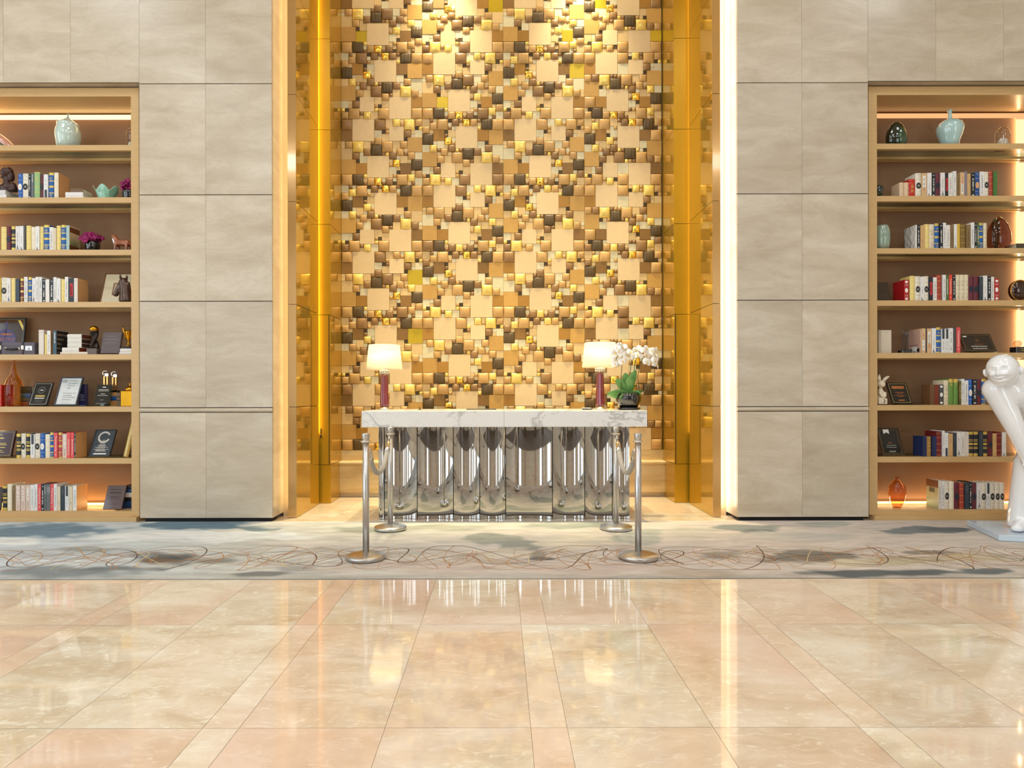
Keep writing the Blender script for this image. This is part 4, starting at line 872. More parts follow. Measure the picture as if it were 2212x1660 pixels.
def book(code, x0p, x1p, ytp, side, shelf, idx, sidecol=None, kind='book', lab=None, depth=None):
    look, rgb, rnd_ = BK[code]; Y0 = YS+0.034
    xa, xb = X_(x0p, Y0), X_(x1p, Y0); xa += 0.0006; xb -= 0.0006; w = xb-xa; z0 = zshelf(shelf)
    zt = PX((x0p+x1p)/2, ytp, Y0).z; 
    if side == 'R' : pass
    h = zt - z0; D = depth or (0.17 if h > 0.2 else 0.135)
    r = random.Random(code+str(x0p)+side+str(shelf)); D *= r.uniform(0.93, 1.06)
    yo = r.uniform(0, 0.004)
    root_loc = (xa+w/2, Y0+yo, z0)
    bands = []; mats = [bm_(rgb), M_gilt, M_ink, bm_(sidecol) if sidecol else bm_(rgb), M_page]
    if code == 'ng': bands = [(0,.12),(.30,.335),(.36,.385),(.46,.54),(.60,.625),(.66,.685),(.88,1)]
    elif code in ('bg','rg','mg'): bands = [(0,.05),(.20,.235),(.42,.50),(.66,.70),(.90,1)]
    elif code == 'gg': bands = [(0,.03),(.23,.25),(.44,.46),(.66,.68),(.97,1)]
    elif code == 'gr': bands = [(.86,1)]
    elif code in ('gc','go','rs','rd','ob2','sr'): bands = [(.04,.05),(.24,.25),(.5,.51),(.76,.77),(.93,.94)]
    elif code == 'ls': bands = [(.2,.21),(.8,.81)]
    zs = sorted({0.0, 1.0} | {q for b_ in bands for q in b_})
    # U shaped cover: spine (rounded or flat) and two boards
    sag = 0.0 if not rnd_ else min(0.007, 0.16*w); tk = 0.0022; k = 6 if rnd_ else 1
    outer = [(-w/2, D)] + [(-w/2 + w*i/k, sag*(1-4*(i/k)*(1-i/k))) for i in range(k+1)] + [(w/2, D)]
    inner = [(w/2-tk, D), (w/2-tk, sag+tk+0.001), (-w/2+tk, sag+tk+0.001), (-w/2+tk, D)]
    ring = outer + inner; n_ = len(ring); m = MB(); vs = []
    for q in zs: vs += [(p[0], p[1], h*q) for p in ring]
    m.add(vs, [], 0)
    gold = lambda a, b: any(p[0] <= a+1e-6 and b <= p[1]+1e-6 for p in bands)
    for j in range(len(zs)-1):
        for i in range(n_):
            f = (j*n_+i, j*n_+(i+1) % n_, (j+1)*n_+(i+1) % n_, (j+1)*n_+i); spine = 1 <= i <= k
            mi = 1 if (spine and gold(zs[j], zs[j+1])) else (3 if (sidecol and i in (0, k+1)) else 0)
            m.f.append(f); m.m.append(mi); m.sm.append(False); m.t.append(0.5)
    m.f.append(tuple(reversed(range(n_)))); m.m.append(0); m.sm.append(False); m.t.append(.5)
    m.f.append(tuple((len(zs)-1)*n_+i for i in range(n_))); m.m.append(0); m.sm.append(False); m.t.append(.5)
    o = m.build(kind, mats); o.location = root_loc
    pg = MB(); pg.box(-w/2+tk, w/2-tk, sag+tk+0.0015, D-0.004, 0.0015, h-0.004); pg.build('pages', [M_page], o)
    # print on the spine
    p = MB(); y = -0.0006; hw = w/2; mm = [M_ink, M_palep, M_greyp, M_gilt, M_redp, M_slatep, M_dnavy, M_peach]
    def bars(z0_, z1_, mi, wd, n2=14):
        for i in range(n2):
            a = z0_+(z1_-z0_)*i/n2
            if r.random() < 0.82: p.rect(-wd*r.uniform(.6, 1), wd*r.uniform(.6, 1), h*a, h*(a+(z1_-z0_)/n2*0.6), y, mi)
    def tab(za, zb_, s_): p.add([(-hw*.6,y,za),(hw*.6,y,za)] + [(hw*.6*math.cos(PI*i/8), y, zb_+s_*hw*.6*math.sin(PI*i/8)) for i in range(9)], [tuple(range(11))], 5)
    if code in ('ow', 'om', 'ob', 'op'):
        c_ = {'ow': 0, 'om': 6, 'ob': 1, 'op': 7}[code]; p.oval(0, h*.47, min(hw*.84, .024), h*.13, y, c_)
        c2 = {'ow': 1, 'om': 0, 'ob': 2, 'op': 7}[code]
        for q in (-.03, 0, .03): p.rect(-hw*.4, hw*.4, h*(.47+q)-.001, h*(.47+q)+.001, y-.0004, c2)
        if code != 'om':
            lc = 2 if code == 'ow' else 1
            for q in (.22, .74): p.rect(-hw*.95, hw*.95, h*q-.0008, h*q+.0008, y, lc)
            for q in (.065, .92):
                p.ring(-hw*.3, h*q, hw*.35, hw*.42, y, lc, 12, 0, 2.4); p.ring(hw*.3, h*q, hw*.35, hw*.42, y, lc, 12, 3.2, 5.6)
    elif code in ('cw', 'co'): p.text('C I N D E R E L L A', 0, h*.47, y, h=hw*.95, w=h*.68, m=0, rot=-1)
    elif code == 'cu': p.text('C I N D E R E L L A', 0, h*.47, y, h=hw*.95, w=h*.68, m=0, rot=1)
    elif code in ('tr', 'to'): p.text('Trainspotting', 0, h*.56, y, h=hw*1.15, w=h*.60, m=1, rot=-1); bars(.1, .2, 1, hw*.2, 6)
    elif code == 'tu': p.text('Trainspotting', 0, h*.42, y, h=hw*1.15, w=h*.62, m=1, rot=1)
    elif code == 'ei':
        p.add([(-hw*.55,y,h*.03),(-hw*.3,y,h*.03),(0,y,h*.14),(hw*.3,y,h*.03),(hw*.55,y,h*.03),(hw*.12,y,h*.18),(-hw*.12,y,h*.18),(0,y,h*.33)], [(0,1,2,6),(2,3,4,5),(2,5,6),(6,5,7)], 0); p.rect(-hw*.36, hw*.36, h*.09, h*.105, y-.0003, 0); bars(.35, .75, 2, hw*.25)
    elif code == 'pr':
        p.rect(-hw*.4, hw*.35, h*.035, h*.06, y, 0); p.oval(-hw*.2, h*.035, hw*.2, h*.018, y, 0, 12); p.oval(hw*.25, h*.035, hw*.2, h*.018, y, 0, 12); p.rect(-hw*.35, -hw*.1, h*.06, h*.12, y, 0); p.oval(-hw*.2, h*.13, hw*.16, h*.018, y, 0, 12); bars(.3, .6, 2, hw*.16)
    elif code in ('eg', 'et'): p.text('Egypt', 0, h*.3 if r.random() < .5 else h*.66, y, h=hw*.7, m=2, rot=-1)
    elif code == 'wt': bars(.12, .86, 2, hw*.32, 22)
    elif code == 'gx': bars(.64, .93, 1, hw*.4, 12); bars(.1, .55, 2, hw*.3, 14)
    elif code == 'bt': bars(.24, .78, 1, hw*.42, 18); p.rect(-hw*.5, hw*.5, h*.05, h*.09, y, 1); p.rect(-hw*.5, hw*.5, h*.90, h*.92, y, 1)
    elif code == 'br': p.rect(-hw*.45, hw*.75, h*.25, h*.78, y, 4); bars(.3, .7, 0, hw*.3, 8)
    elif code == 'tt': tab(h*.995, h*.62, -1); bars(.15, .5, 2, hw*.2, 14)
    elif code == 'tb': tab(h*.005, h*.32, 1); bars(.5, .85, 2, hw*.2, 14)
    elif code == 'ds': p.rect(-hw*.55, hw*.55, h*.62, h*.97, y, 5); p.rect(-hw*.06, hw*.06, h*.68, h*.9, y-.0003, 2)
    elif code == 'pl': bars(.42, .95, 1, hw*.5, 10); bars(.1, .36, 2, hw*.2, 8)
    elif code == 'tl': p.rect(-hw*.5, hw*.5, h*.12, h*.55, y, 1) if r.random() < .5 else p.rect(-hw*.5, hw*.5, h*.38, h*.88, y, 1); bars(.2, .8, 4, hw*.2, 10)
    elif code in ('cb', 'ci', 'rd', 'wb'):
        lc = {'cb': 2, 'ci': 3, 'rd': 4, 'wb': 2}[code]
        for q in ((.08, .26, .44, .70, .76) if code != 'wb' else (.9,)): p.rect(-hw*.9, hw*.9, h*q-.0009, h*q+.0009, y, lc)
        if code == 'cb': p.ring(0, h*.16, hw*.3, hw*.42, y, 2, 14); p.ring(0, h*.6, hw*.3, hw*.42, y, 2, 14)
    elif code == 'nv': p.rect(-hw*1.0, -hw*.7, 0, h, y, 6); bars(.2, .8, 6, hw*.3, 8)
    elif code == 'rm' or code == 'gm':
        p.oval(0, h*.5, hw*.66, h*.11, y, 1)
        for q in (.10, .90): p.oval(0, h*q, hw*.66, h*.055, y, 1, 16)
        for q in (.22, .27, .73, .78): p.rect(-hw*.7, hw*.7, h*q-.001, h*q+.001, y, 1 if code == 'rm' else 2)
    elif code in ('bg', 'rg', 'mg'):
        for q in (.75, .78, .81, .10, .13, .16): p.rect(-hw*.55, hw*.55, h*q-.0012, h*q+.0012, y, 3)
    elif code in ('gt', 'lo'): bars(.25, .85, 1 if code == 'gt' else 3, hw*.4, 16)
    elif code == 'fd': bars(.45, .95, 1, hw*.35, 20)
    elif code in ('gg', 'gr', 'gy'): bars(.74, .84, 3, hw*.5, 4)
    elif code in ('sr', 'ob2'): bars(.3, .7, 3, hw*.5, 6)
    elif code in ('sc', 'dp'): bars(.2, .8, 2, hw*.3, 10)
    if p.f: p.build('spine_print', mm, o)
    # pictured covers
    sx = hw if side == 'L' else -hw
    def side_print(build, mats_):
        q = MB(); build(q, D, h); R = [(sx + (0.0006 if side == 'L' else -0.0006), a.x, a.z) for a in q.v] if side == 'L' else [(sx-0.0006, D-a.x, a.z) for a in q.v]
        q.v = [Vector(a) for a in R]; q.build('cover_print', mats_, o)
    if code == 'bw':
        def bl(q, D, h):
            for i in range(16):
                x0_, z0_ = r.uniform(0, D), 0; pts = [(x0_, 0)]; 
                for s_ in range(7): pts.append((min(D, max(0, pts[-1][0]+r.uniform(-.035, .035))), h*(s_+1)/7))
                for a, b2 in zip(pts, pts[1:]): q.add([(a[0]-.0012,0,a[1]),(a[0]+.0012,0,a[1]),(b2[0]+.0012,0,b2[1]),(b2[0]-.0012,0,b2[1])], [(0,1,2,3)], 0)
        side_print(bl, [M_ink])
    if code == 'fd':
        def bl(q, D, h):
            q.rect(0, D, 0, h, 0, 0)
            for i, t_ in enumerate(('FURNITURE', 'DESIGN', 'IDEA', 'BOOK', '30')):
                tw = {9: .150, 6: .095, 4: .06, 2: .03}[len(t_)]; tw *= D/.182; q.text(t_, 0.010+tw/2, h*(.84-.19*i), -0.0004 if side == 'L' else 0, w=tw, h=h*.075, m=1)
        q = MB(); bl(q, D, h); q.v = [Vector((sx+0.0005-a.y, a.x, a.z)) for a in q.v]; q.build('cover_print', [M_ink, bm_((206,180,140))], o)
    if code == 'pt':
        def bl(q, D, h):
            q.rect(0, D, 0, h, 0, 0); q.rect(.005, D-.005, h*.74, h*.95, -.0002, 1)
            for i in range(6): xx = .02+.018*i; q.add([(xx-.007,-.0004,h*.25),(xx+.007,-.0004,h*.25),(xx+.003,-.0004,h*r.uniform(.5, .68))], [(0,1,2)], 2)
            q.rect(.0, D*.9, h*.05, h*.24, -.0003, 1)
        q = MB(); bl(q, D, h); q.v = [Vector((sx+0.0005-a.y, a.x, a.z)) for a in q.v]; q.build('cover_print', [bm_((212,184,140)), bm_((112,66,34)), bm_((74,112,48))], o)
    if code == 'dp':
        def bl(q, D, h):
            q.rect(0, D, 0, h, 0, 0); q.rect(.012, D*.8, h*.34, h*.36, -.0004, 1); q.oval(D*.5, h*.15, D*.32, h*.14, -.0003, 2, 18); q.oval(D*.2, h*.13, D*.12, h*.08, -.0005, 1, 14); q.oval(D*.84, h*.13, D*.12, h*.09, -.0005, 1, 14); q.oval(D*.52, h*.07, D*.06, h*.03, -.0006, 1, 10)
        q = MB(); bl(q, D, h); q.v = [Vector((sx-0.0005+a.y, D-a.x, a.z)) for a in q.v]; q.build('cover_print', [bm_((204,166,148)), M_ink, M_palep], o)
    if code == 'sc':
        def bl(q, D, h):
            q.rect(0, D, 0, h, 0, 0); q.rect(0, D, h*.74, h, -.0002, 1); q.rect(D*.25, D*.7, h*.55, h*.72, -.0003, 2); q.rect(0, D, 0, h*.35, -.0002, 3)
        q = MB(); bl(q, D, h); q.v = [Vector((sx-0.0005+a.y, D-a.x, a.z)) for a in q.v]; q.build('cover_print', [bm_((176,168,120)), bm_((120,72,44)), bm_((96,92,72)), bm_((150,160,120))], o)
    o['category'] = 'book'
    case = 'lit bookcase' if False else ('left bookcase' if side == 'L' else 'right bookcase')
    o['label'] = lab or '%s, %s from left, %s shelf, %s' % (look, ORD[idx], ORD[shelf-1], case)
    o['group'] = 'books standing on the %s shelf of the %s' % (ORD[shelf-1], case)
    return o
KRAFT = (214,160,104)
ROWS = {
('L',2): "ob 38.3 48.5 375;ow 49.2 61.5 375;bt 61.9 67.2 376.4;gx 67.4 73 373.5;gg 73.4 86 371.7;om 87.5 94.8 376;tb 95 104.4 376.8;bg 104.7 115.7 372.8;ci 116.5 126 372.8 K",
('L',3): "gc 1.4 13.3 490;om 14 23 489;ng 23.4 33.4 489;ei 33.7 42.2 488.8;pr 42.4 51 488.4;dg 51.3 55.6 486.7;gc 55.9 66.6 487.6;ci 67 76.7 490.4;pr 77 85.5 489;gc 85.8 93.5 489.3;bg 93.8 106.4 486;cw 106.8 115 490.7;eg 115.3 121.6 492.5;gc 122 131 487.6;bg 131.5 143 486;pt 143.3 150 487",
('L',4): "gy -5 1.9 601;ow 2.2 14.7 599.8;ei 15 23 601;gc 23.3 33.3 601;ds 33.6 42.4 602.5;mg 42.6 51.6 601.9;wt 51.9 59.5 598.4;bg 59.8 69 599;ei 69.4 76.9 601;wt 77.1 83.7 598.4;wt 83.9 90.4 598.4;bt 91 98.2 602.6;bw 98.5 107 604;bt 107.3 115.2 603.2;wt 115.4 122 599;pr 122.3 131 602;gc 131.5 140 603.3;wt 140.2 147.4 598.4;br 148.6 159 601.2;wb 159.5 167.8 601.2 K",
('L',5): "wb 83.5 94.5 713;gc 96 101 722.7;cu 101.3 109 714.7 K;fd 114 122 714.7",
('L',7): "ng 33.6 44 937.7;ow 44.7 54.6 937;ng 55 64.7 937.7;tt 65.2 74.5 938.8;ow 74.9 85.4 937;ob 85.8 95.8 937;ci 96.2 106.6 938.8;bg 106.9 115.6 934.8;tr 115.9 124 935.2;rg 124.4 133.5 934.8;pl 134 143.6 937.7;tu 144 151.5 934.8;tu 152.6 159.3 934.8;bt 159.6 163 934.8 K",
('L',8): "ng 3.6 13.7 1049.4;ci 14 24.7 1046.7;co 25 32.5 1051;pl 33 43 1049;pl 44 53.7 1049;pl 54.7 64.6 1049;wt 65 73.1 1048.5;wt 73.4 80.3 1046.7;tr 80.5 87.9 1046.7;bt 88.2 94.4 1046.7;gx 94.6 98.6 1047;gx 98.8 103 1047;gx 103.2 107.5 1047;tr 107.8 115.2 1046.3;wt 115.4 122.3 1046.3;eg 123 129.8 1051.7;ds 130.2 139.6 1050.8;tt 139.9 148.2 1050.3;eg 148.5 156 1051.7;cu 156.4 164.6 1049.9 K",
('R',2): "ls 1944.9 1954.8 394;ls 1955 1964.6 394;sr 1964.9 1978.8 386.7;ow 1979 1991.4 374;tl 1991.8 2003.4 374;pr 2004 2013.6 373.4;bt 2014 2021.8 374;om 2022 2032.5 373.4;ei 2032.9 2042.3 373;br 2042.6 2049.8 373.7;cw 2050 2059.2 374;wt 2059.8 2066.7 369.8;co 2067 2074.8 375;tl 2075 2084.5 372.3;pg 2084.8 2090 370.3;et 2090.5 2098.3 375;bt 2098.6 2107.2 373.8;op 2107.5 2117.7 371.4;wt 2118 2127.4 370.6;ow 2127.7 2137.5 371;rs 2137.8 2146.9 369;gp 2147.2 2155.3 369.8",
('R',3): "bw 1978 1981.4 486;bt 1981.7 1988.3 486;et 1988.7 1998.5 487.2;gc 1998.7 2008.7 484.4;cb 2009 2020 484.4;bg 2020.4 2030.5 482.6;bt 2030.8 2037.7 482.9;wt 2038.2 2045 481.3;cw 2045.2 2053.5 486;co 2053.8 2061.4 486;pr 2061.6 2068.2 484.4;gy 2068.4 2076.4 483.6;go 2076.7 2088 484.1;co 2088.3 2097.6 485.7;wt 2098 2105.7 480.7;bt 2105.9 2111.3 481.8;gt 2111.5 2116.5 482.1;bg 2116.7 2125.8 481.3;cb 2126 2133.6 481.8",
('R',4): "rm 1954 1964 604.7;gc 1966.6 1977.6 596.2;ow 1977.8 1988.6 597;pr 1988.8 1996.7 597.8;ow 1996.9 2007 597;br 2007.3 2016 598.5;cw 2016.2 2024.2 599.3;rs 2024.4 2035 594.2;wt 2037 2044.3 593.9;gt 2044.5 2050.6 594.3;to 2050.9 2057.8 593.9;bt 2058.6 2065.1 594.7;cb 2065.6 2074.8 593.6;cb 2075 2084.5 593.6;cb 2084.7 2093.5 593.6;om 2093.8 2104.6 596.7;om 2104.8 2115.9 596.7;ds 2116.2 2124.3 598.2;pr 2124.6 2133.6 595.7;bt 2134 2141.5 597;cw 2141.7 2148.6 598.2;rm 2148.9 2159 602.4",
('R',5): "dp 1988 1990.4 712;tl 1990.7 2000 709.8;nt 2000.3 2002.4 710.5;tl 2002.7 2013 710.2;pr 2013.3 2022.6 709.5;bg 2022.9 2033.6 707.5;tt 2033.9 2042.4 710.6;tt 2042.7 2050.4 710.6;wt 2050.7 2059.4 709.2;dg 2059.7 2066 708.2;tr 2066.5 2074.9 707.5",
('R',6): "bn 2009 2018.6 831.6;rb 2018.8 2028.8 831.6;gm 2029.1 2038.8 831.3;cb 2039.6 2050 821.6;gr 2050.4 2060.5 819;gr 2061 2071 819;lo 2071.4 2076.7 823.9;wt 2077 2084 819;wt 2084.4 2092.4 822.3;ob 2092.6 2101.3 820;bt 2101.6 2110.8 820;om 2111.1 2120.7 820;bg 2121 2131 819.2",
('R',7): "nv 1992.5 2002 943.3;ob2 2002.9 2012.4 943.6;nv 2013.7 2023.4 943.3;rd 2023.7 2034.9 932.8;wt 2035.9 2041 931;tb 2041.3 2049 935.5;et 2049.5 2058.5 937.2;ds 2058.8 2066.6 935.9;ei 2066.9 2075.8 934.2;cw 2076 2084 934.2;wb 2084.5 2093 933.3;ng 2094 2103.4 933;ng 2104.3 2114.5 933;ds 2114.8 2123.9 933;ng 2124.2 2133.7 933;om 2134.3 2144.6 933;et 2144.9 2153.2 936.8;rd 2153.7 2164.4 933.7;pr 2165.3 2173.8 934.6",
('R',8): "sc 2026.9 2033.5 1039;wt 2033.8 2040.3 1040;ow 2040.8 2050.7 1041;ci 2051 2061.3 1041;om 2061.6 2072.5 1043.6;rs 2072.8 2083.3 1043.6;ds 2083.7 2093.6 1043.6;bt 2094 2099.4 1042.7;om 2099.6 2110 1043.6;ei 2110.4 2119.5 1044.5;ow 2119.8 2130.3 1044;tt 2130.7 2138.8 1044;ow 2139.3 2149.3 1043.6;ow 2149.6 2160 1043.6;ow 2160.4 2170.4 1043.6",
}
for (side, shelf), txt in ROWS.items():
    for i, t in enumerate(txt.split(';')):
        q = t.split(); book(q[0], float(q[1]), float(q[2]), float(q[3]), side, shelf, i, KRAFT if len(q) > 4 else None)

# lying books: each one its own thing.  x range, bottom/top in photo px
def lying(x0p, x1p, yb, yt, Y0, D, rgb, label, group, pagecol=None, name='book', zbase=None):
    xa, xb = X_(x0p, Y0), X_(x1p, Y0); z1 = PX((x0p+x1p)/2, yt, Y0).z; z0 = zbase if zbase is not None else PX((x0p+x1p)/2, yb, Y0).z
    w = xb-xa; h = z1-z0; tk = min(0.0025, h*.2)
    outer = [(D, 0)] + [(0.004*abs(2*i/6-1)**2, h*i/6) for i in range(7)] + [(D, h)]; inner = [(D, h-tk), (tk+.004, h-tk), (tk+.004, tk), (D, tk)]
    ring = outer+inner; n_ = len(ring); m = MB()
    m.add([(-w/2, p[0], p[1]) for p in ring] + [(w/2, p[0], p[1]) for p in ring], [(i, n_+i, n_+(i+1) % n_, (i+1) % n_) for i in range(n_)] + [tuple(range(n_)), tuple(reversed(range(n_, 2*n_)))], 0)
    o = m.build(name, [bm_(rgb)]); o.location = ((xa+xb)/2, Y0, z0)
    p = MB(); p.box(-w/2+.003, w/2-.003, tk+.0045, D-.003, tk, h-tk); p.build('pages', [bm_(pagecol) if pagecol else M_page], o)
    tag(o, label, 'book', group); return z1
# ================================================================ lying books and ornaments
def hid(shelf, Y): return max(0.0, (852-SH['L'][shelf-1][0])*(1-YS/Y))      # photo px hidden by the shelf edge
def grow(root, shelf, Y, hpx): root.scale = (1, 1, (hpx+hid(shelf, Y))/hpx); return root
G = 'stacked books'
z = zshelf(2); z = lying(-8, 14.5, 426, 420.5, 6.215, .19, (226,224,220), 'lower pale grey book lying under the dark bust', 'lying books under the bust', zbase=z)
zb2 = lying(-9, 12.3, 420, 410.5, 6.215, .19, (214,212,212), 'upper pale grey book lying directly under the dark bust', 'lying books under the bust', zbase=z)
z = zshelf(2); z = lying(141.5, 181, 426, 424.2, 6.22, .17, (236,230,222), 'thin white book at the bottom of the stack beside the celadon bowl', 'stack by the celadon bowl', zbase=z)
z = lying(141.7, 179.6, 424, 415.2, 6.22, .17, (230,228,226), 'thick white book in the middle of the stack beside the celadon bowl', 'stack by the celadon bowl', zbase=z)
z = lying(153, 180, 415, 407, 6.23, .15, (118,88,62), 'brown book on top of the stack beside the celadon bowl', 'stack by the celadon bowl', zbase=z)
z = zshelf(5); gp = 'stack by the lettered design book'
z = lying(130, 189, 766, 760.6, 6.215, .16, (226,216,200), 'thin white book at the bottom of the stack by the twisted trophy', gp, zbase=z)
z = lying(134, 170, 760.5, 751.3, 6.22, .17, (226,222,216), 'thick white book second from the bottom of the trophy stack', gp, zbase=z, pagecol=(140,60,34))
z = lying(145.5, 176, 751, 741.7, 6.225, .17, (222,218,208), 'white spined dark book third from the bottom of the trophy stack', gp, zbase=z, pagecol=(64,38,28))
z = lying(145.7, 176, 741.5, 732, 6.225, .17, (224,220,212), 'white spined dark book fourth from the bottom of the trophy stack', gp, zbase=z, pagecol=(64,38,28))
z = lying(145.5, 176, 731.8, 722.2, 6.225, .17, (226,222,214), 'white spined red brown book on top of the trophy stack', gp, zbase=z, pagecol=(112,52,30))
z = zshelf(5); z = lying(257.5, 286, 766, 761.4, 6.23, .16, (228,224,218), 'lower white book lying under the winged gold cup', 'books under the gold cup', zbase=z)
zcup = lying(259, 286, 761.3, 753.4, 6.23, .16, (224,220,216), 'upper white book lying under the winged gold cup', 'books under the gold cup', zbase=z)
z = zshelf(6); gp = 'books stacked behind the amber bottle'
z = lying(44, 64, 878, 868.5, 6.33, .14, (124,58,38), 'red brown book at the bottom of the stack behind the amber bottle', gp, zbase=z)
z = lying(44, 63, 868, 860, 6.33, .14, (64,66,68), 'grey book second from the bottom behind the amber bottle', gp, zbase=z)
z = lying(44, 65, 860, 850, 6.33, .14, (34,80,132), 'blue book third from the bottom behind the amber bottle', gp, zbase=z)
zdisc = lying(44, 68, 850, 835, 6.33, .14, (22,20,22), 'thick black book on top of the stack behind the amber bottle', gp, zbase=z)
z = zshelf(6); gp = 'striped books under the trophies'
z = lying(237, 251, 878, 866, 6.33, .15, (206,140,76), 'bottom orange edged book under the silver topped trophies', gp, zbase=z)
z = lying(237.5, 251, 866, 857, 6.33, .15, (40,90,160), 'middle blue book under the silver topped trophies', gp, zbase=z)
ztro = lying(237.5, 251, 857, 848, 6.33, .15, (200,150,100), 'top tan book under the silver topped trophies', gp, zbase=z)
z = zshelf(8); gp = 'books stacked behind the brown plaque'
for i, (a, b, c, nm) in enumerate([(1094,1084,(30,62,112),'blue book at the bottom of the stack behind the tilted brown plaque'),(1084,1075,(30,30,32),'black book second from the bottom behind the tilted brown plaque'),(1075,1065,(226,222,214),'white book third from the bottom behind the tilted brown plaque'),(1065,1057,(34,70,120),'navy blue book fourth from the bottom behind the tilted brown plaque'),(1057,1051,(36,34,38),'black book on top of the stack behind the tilted brown plaque')]):
    z = lying(262, 296, a, b, 6.33, .15, c, nm, gp, zbase=z)
z = zshelf(3); lying(2197, 2240, 0, 526, 6.23, .16, (74,64,50), 'dark olive book lying at the lit end of the third shelf, right bookcase', 'books lying at the slot', zbase=z)
z = zshelf(6); o_ = MB(); o_.bbox(.012, .05, 0, .16, 0, .215, .004); ob = o_.build('book_box', [bm_((190,26,26)), M_gilt]); ob.location = (X_(-8, 6.215), 6.215, z)
o_ = MB(); o_.rect(.017, .045, .02, .024, -.0006, 0); o_.rect(.017, .045, .19, .194, -.0006, 0); o_.rect(.026, .038, .05, .16, -.0006, 0); o_.build('gilt_print', [M_gilt], ob)
tag(ob, 'red boxed book with gilt print standing beside the amber glass bottle', 'book')

# ---- leaning plaques and frames
def leaner(name, label, cat, x0p, x1p, shelf, ytp, Y0, lean, build, thick=0.014, twist=0.0, group=None):
    """slab resting on its lower edge and tipped back; build(mb,w,h) draws its face at y<0"""
    x0, x1 = X_(x0p, Y0), X_(x1p, Y0); z0 = zshelf(shelf); w = x1-x0
    ztop = PX((x0p+x1p)/2, ytp, Y0+lean).z; hh = math.hypot(ztop-z0, lean); th = math.atan2(lean, ztop-z0)
    up_ = (thick*1.7)*math.sin(th)+0.0008; root = thing(name, label, cat, ((x0+x1)/2, Y0, z0+up_), group); root.rotation_euler = (-th, 0, twist)
    build(root, w, hh, thick)
    # easel strut behind
    s = MB(); c, sn = math.cos(th), math.sin(th)
    up = hh*0.6; foot = Vector((0, math.cos(th)*0.10+thick, -math.sin(th)*0.10)); topp = Vector((0, thick, up))
    # world-floor point under: solve in local frame
    yb_w = lean*0.6 + 0.035; fz = -(yb_w)*math.sin(-th)*0 ; loc = Matrix.Rotation(th, 3, 'X') @ Vector((0, yb_w+thick, 0.0008-up_))
    s.add([topp+Vector((-w*.12,0,0)), topp+Vector((w*.12,0,0)), loc+Vector((w*.12,0,0)), loc+Vector((-w*.12,0,0)), topp+Vector((-w*.12,.003,0)), topp+Vector((w*.12,.003,0)), loc+Vector((w*.12,.003,0.003)), loc+Vector((-w*.12,.003,0.003))],
          [(0,1,2,3),(7,6,5,4),(0,4,5,1),(1,5,6,2),(2,6,7,3),(3,7,4,0)], 0)
    s.build('easel_strut', [pm('strut_black', (34,30,28), 0.6)], root)
    return root
def border(m, w, h, inset, t, mi, y=-0.0008):
    m.rect(-w/2+inset, w/2-inset, inset, inset+t, y, mi); m.rect(-w/2+inset, w/2-inset, h-inset-t, h-inset, y, mi)
    m.rect(-w/2+inset, -w/2+inset+t, inset+t, h-inset-t, y, mi); m.rect(w/2-inset-t, w/2-inset, inset+t, h-inset-t, y, mi)
def lines(m, w, h, rows, mi, y=-0.0010, seed=1):
    r = random.Random(seed)
    for (v, frac, tall) in rows:
        x = -w*frac/2
        while x < w*frac/2:
            q = min(w*r.uniform(.03, .08), w*frac/2-x); m.rect(x, x+q, h*v, h*(v+tall), y, mi); x += q+w*.014
def framed(fr_rgb, face_rgb, fw, draw, mats, metal=0.0, rough=0.3, facerough=0.15):
    def b_(root, w, h, tk):
        f = MB()
        if fw > 0:
            f.box(-w/2, w/2, 0, tk, 0, fw); f.box(-w/2, w/2, 0, tk, h-fw, h); f.box(-w/2, -w/2+fw, 0, tk, fw, h-fw); f.box(w/2-fw, w/2, 0, tk, fw, h-fw)
            f.box(-w/2+.001, w/2-.001, tk*.6, tk*.95, .001, h-.001)
            f.build('frame', [pm('frame_%d_%d_%d' % fr_rgb, fr_rgb, rough, metal)], root)
            p = MB(); p.box(-w/2+fw-.0005, w/2-fw+.0005, tk*.3, tk*.6, fw-.0005, h-fw+.0005); p.build('face', [pm('face_%d_%d_%d' % face_rgb, face_rgb, facerough, coat=.5)], root); y = tk*.3-.0008
        else:
            f.bbox(-w/2, w/2, 0, tk, 0, h, .002); f.build('plate', [pm('face_%d_%d_%d' % face_rgb, face_rgb, facerough, coat=.5)], root); y = -.0008
        p = MB(); draw(p, w, h, y)
        if p.f: p.build('print', mats, root)
    return b_
GP = [M_gilt, M_palep, M_greyp, M_redp, pm('teal_print', (40,122,112), .5), M_ink, pm('violet_print', (84,78,128), .5), pm('orange_print', (190,112,54), .5)]
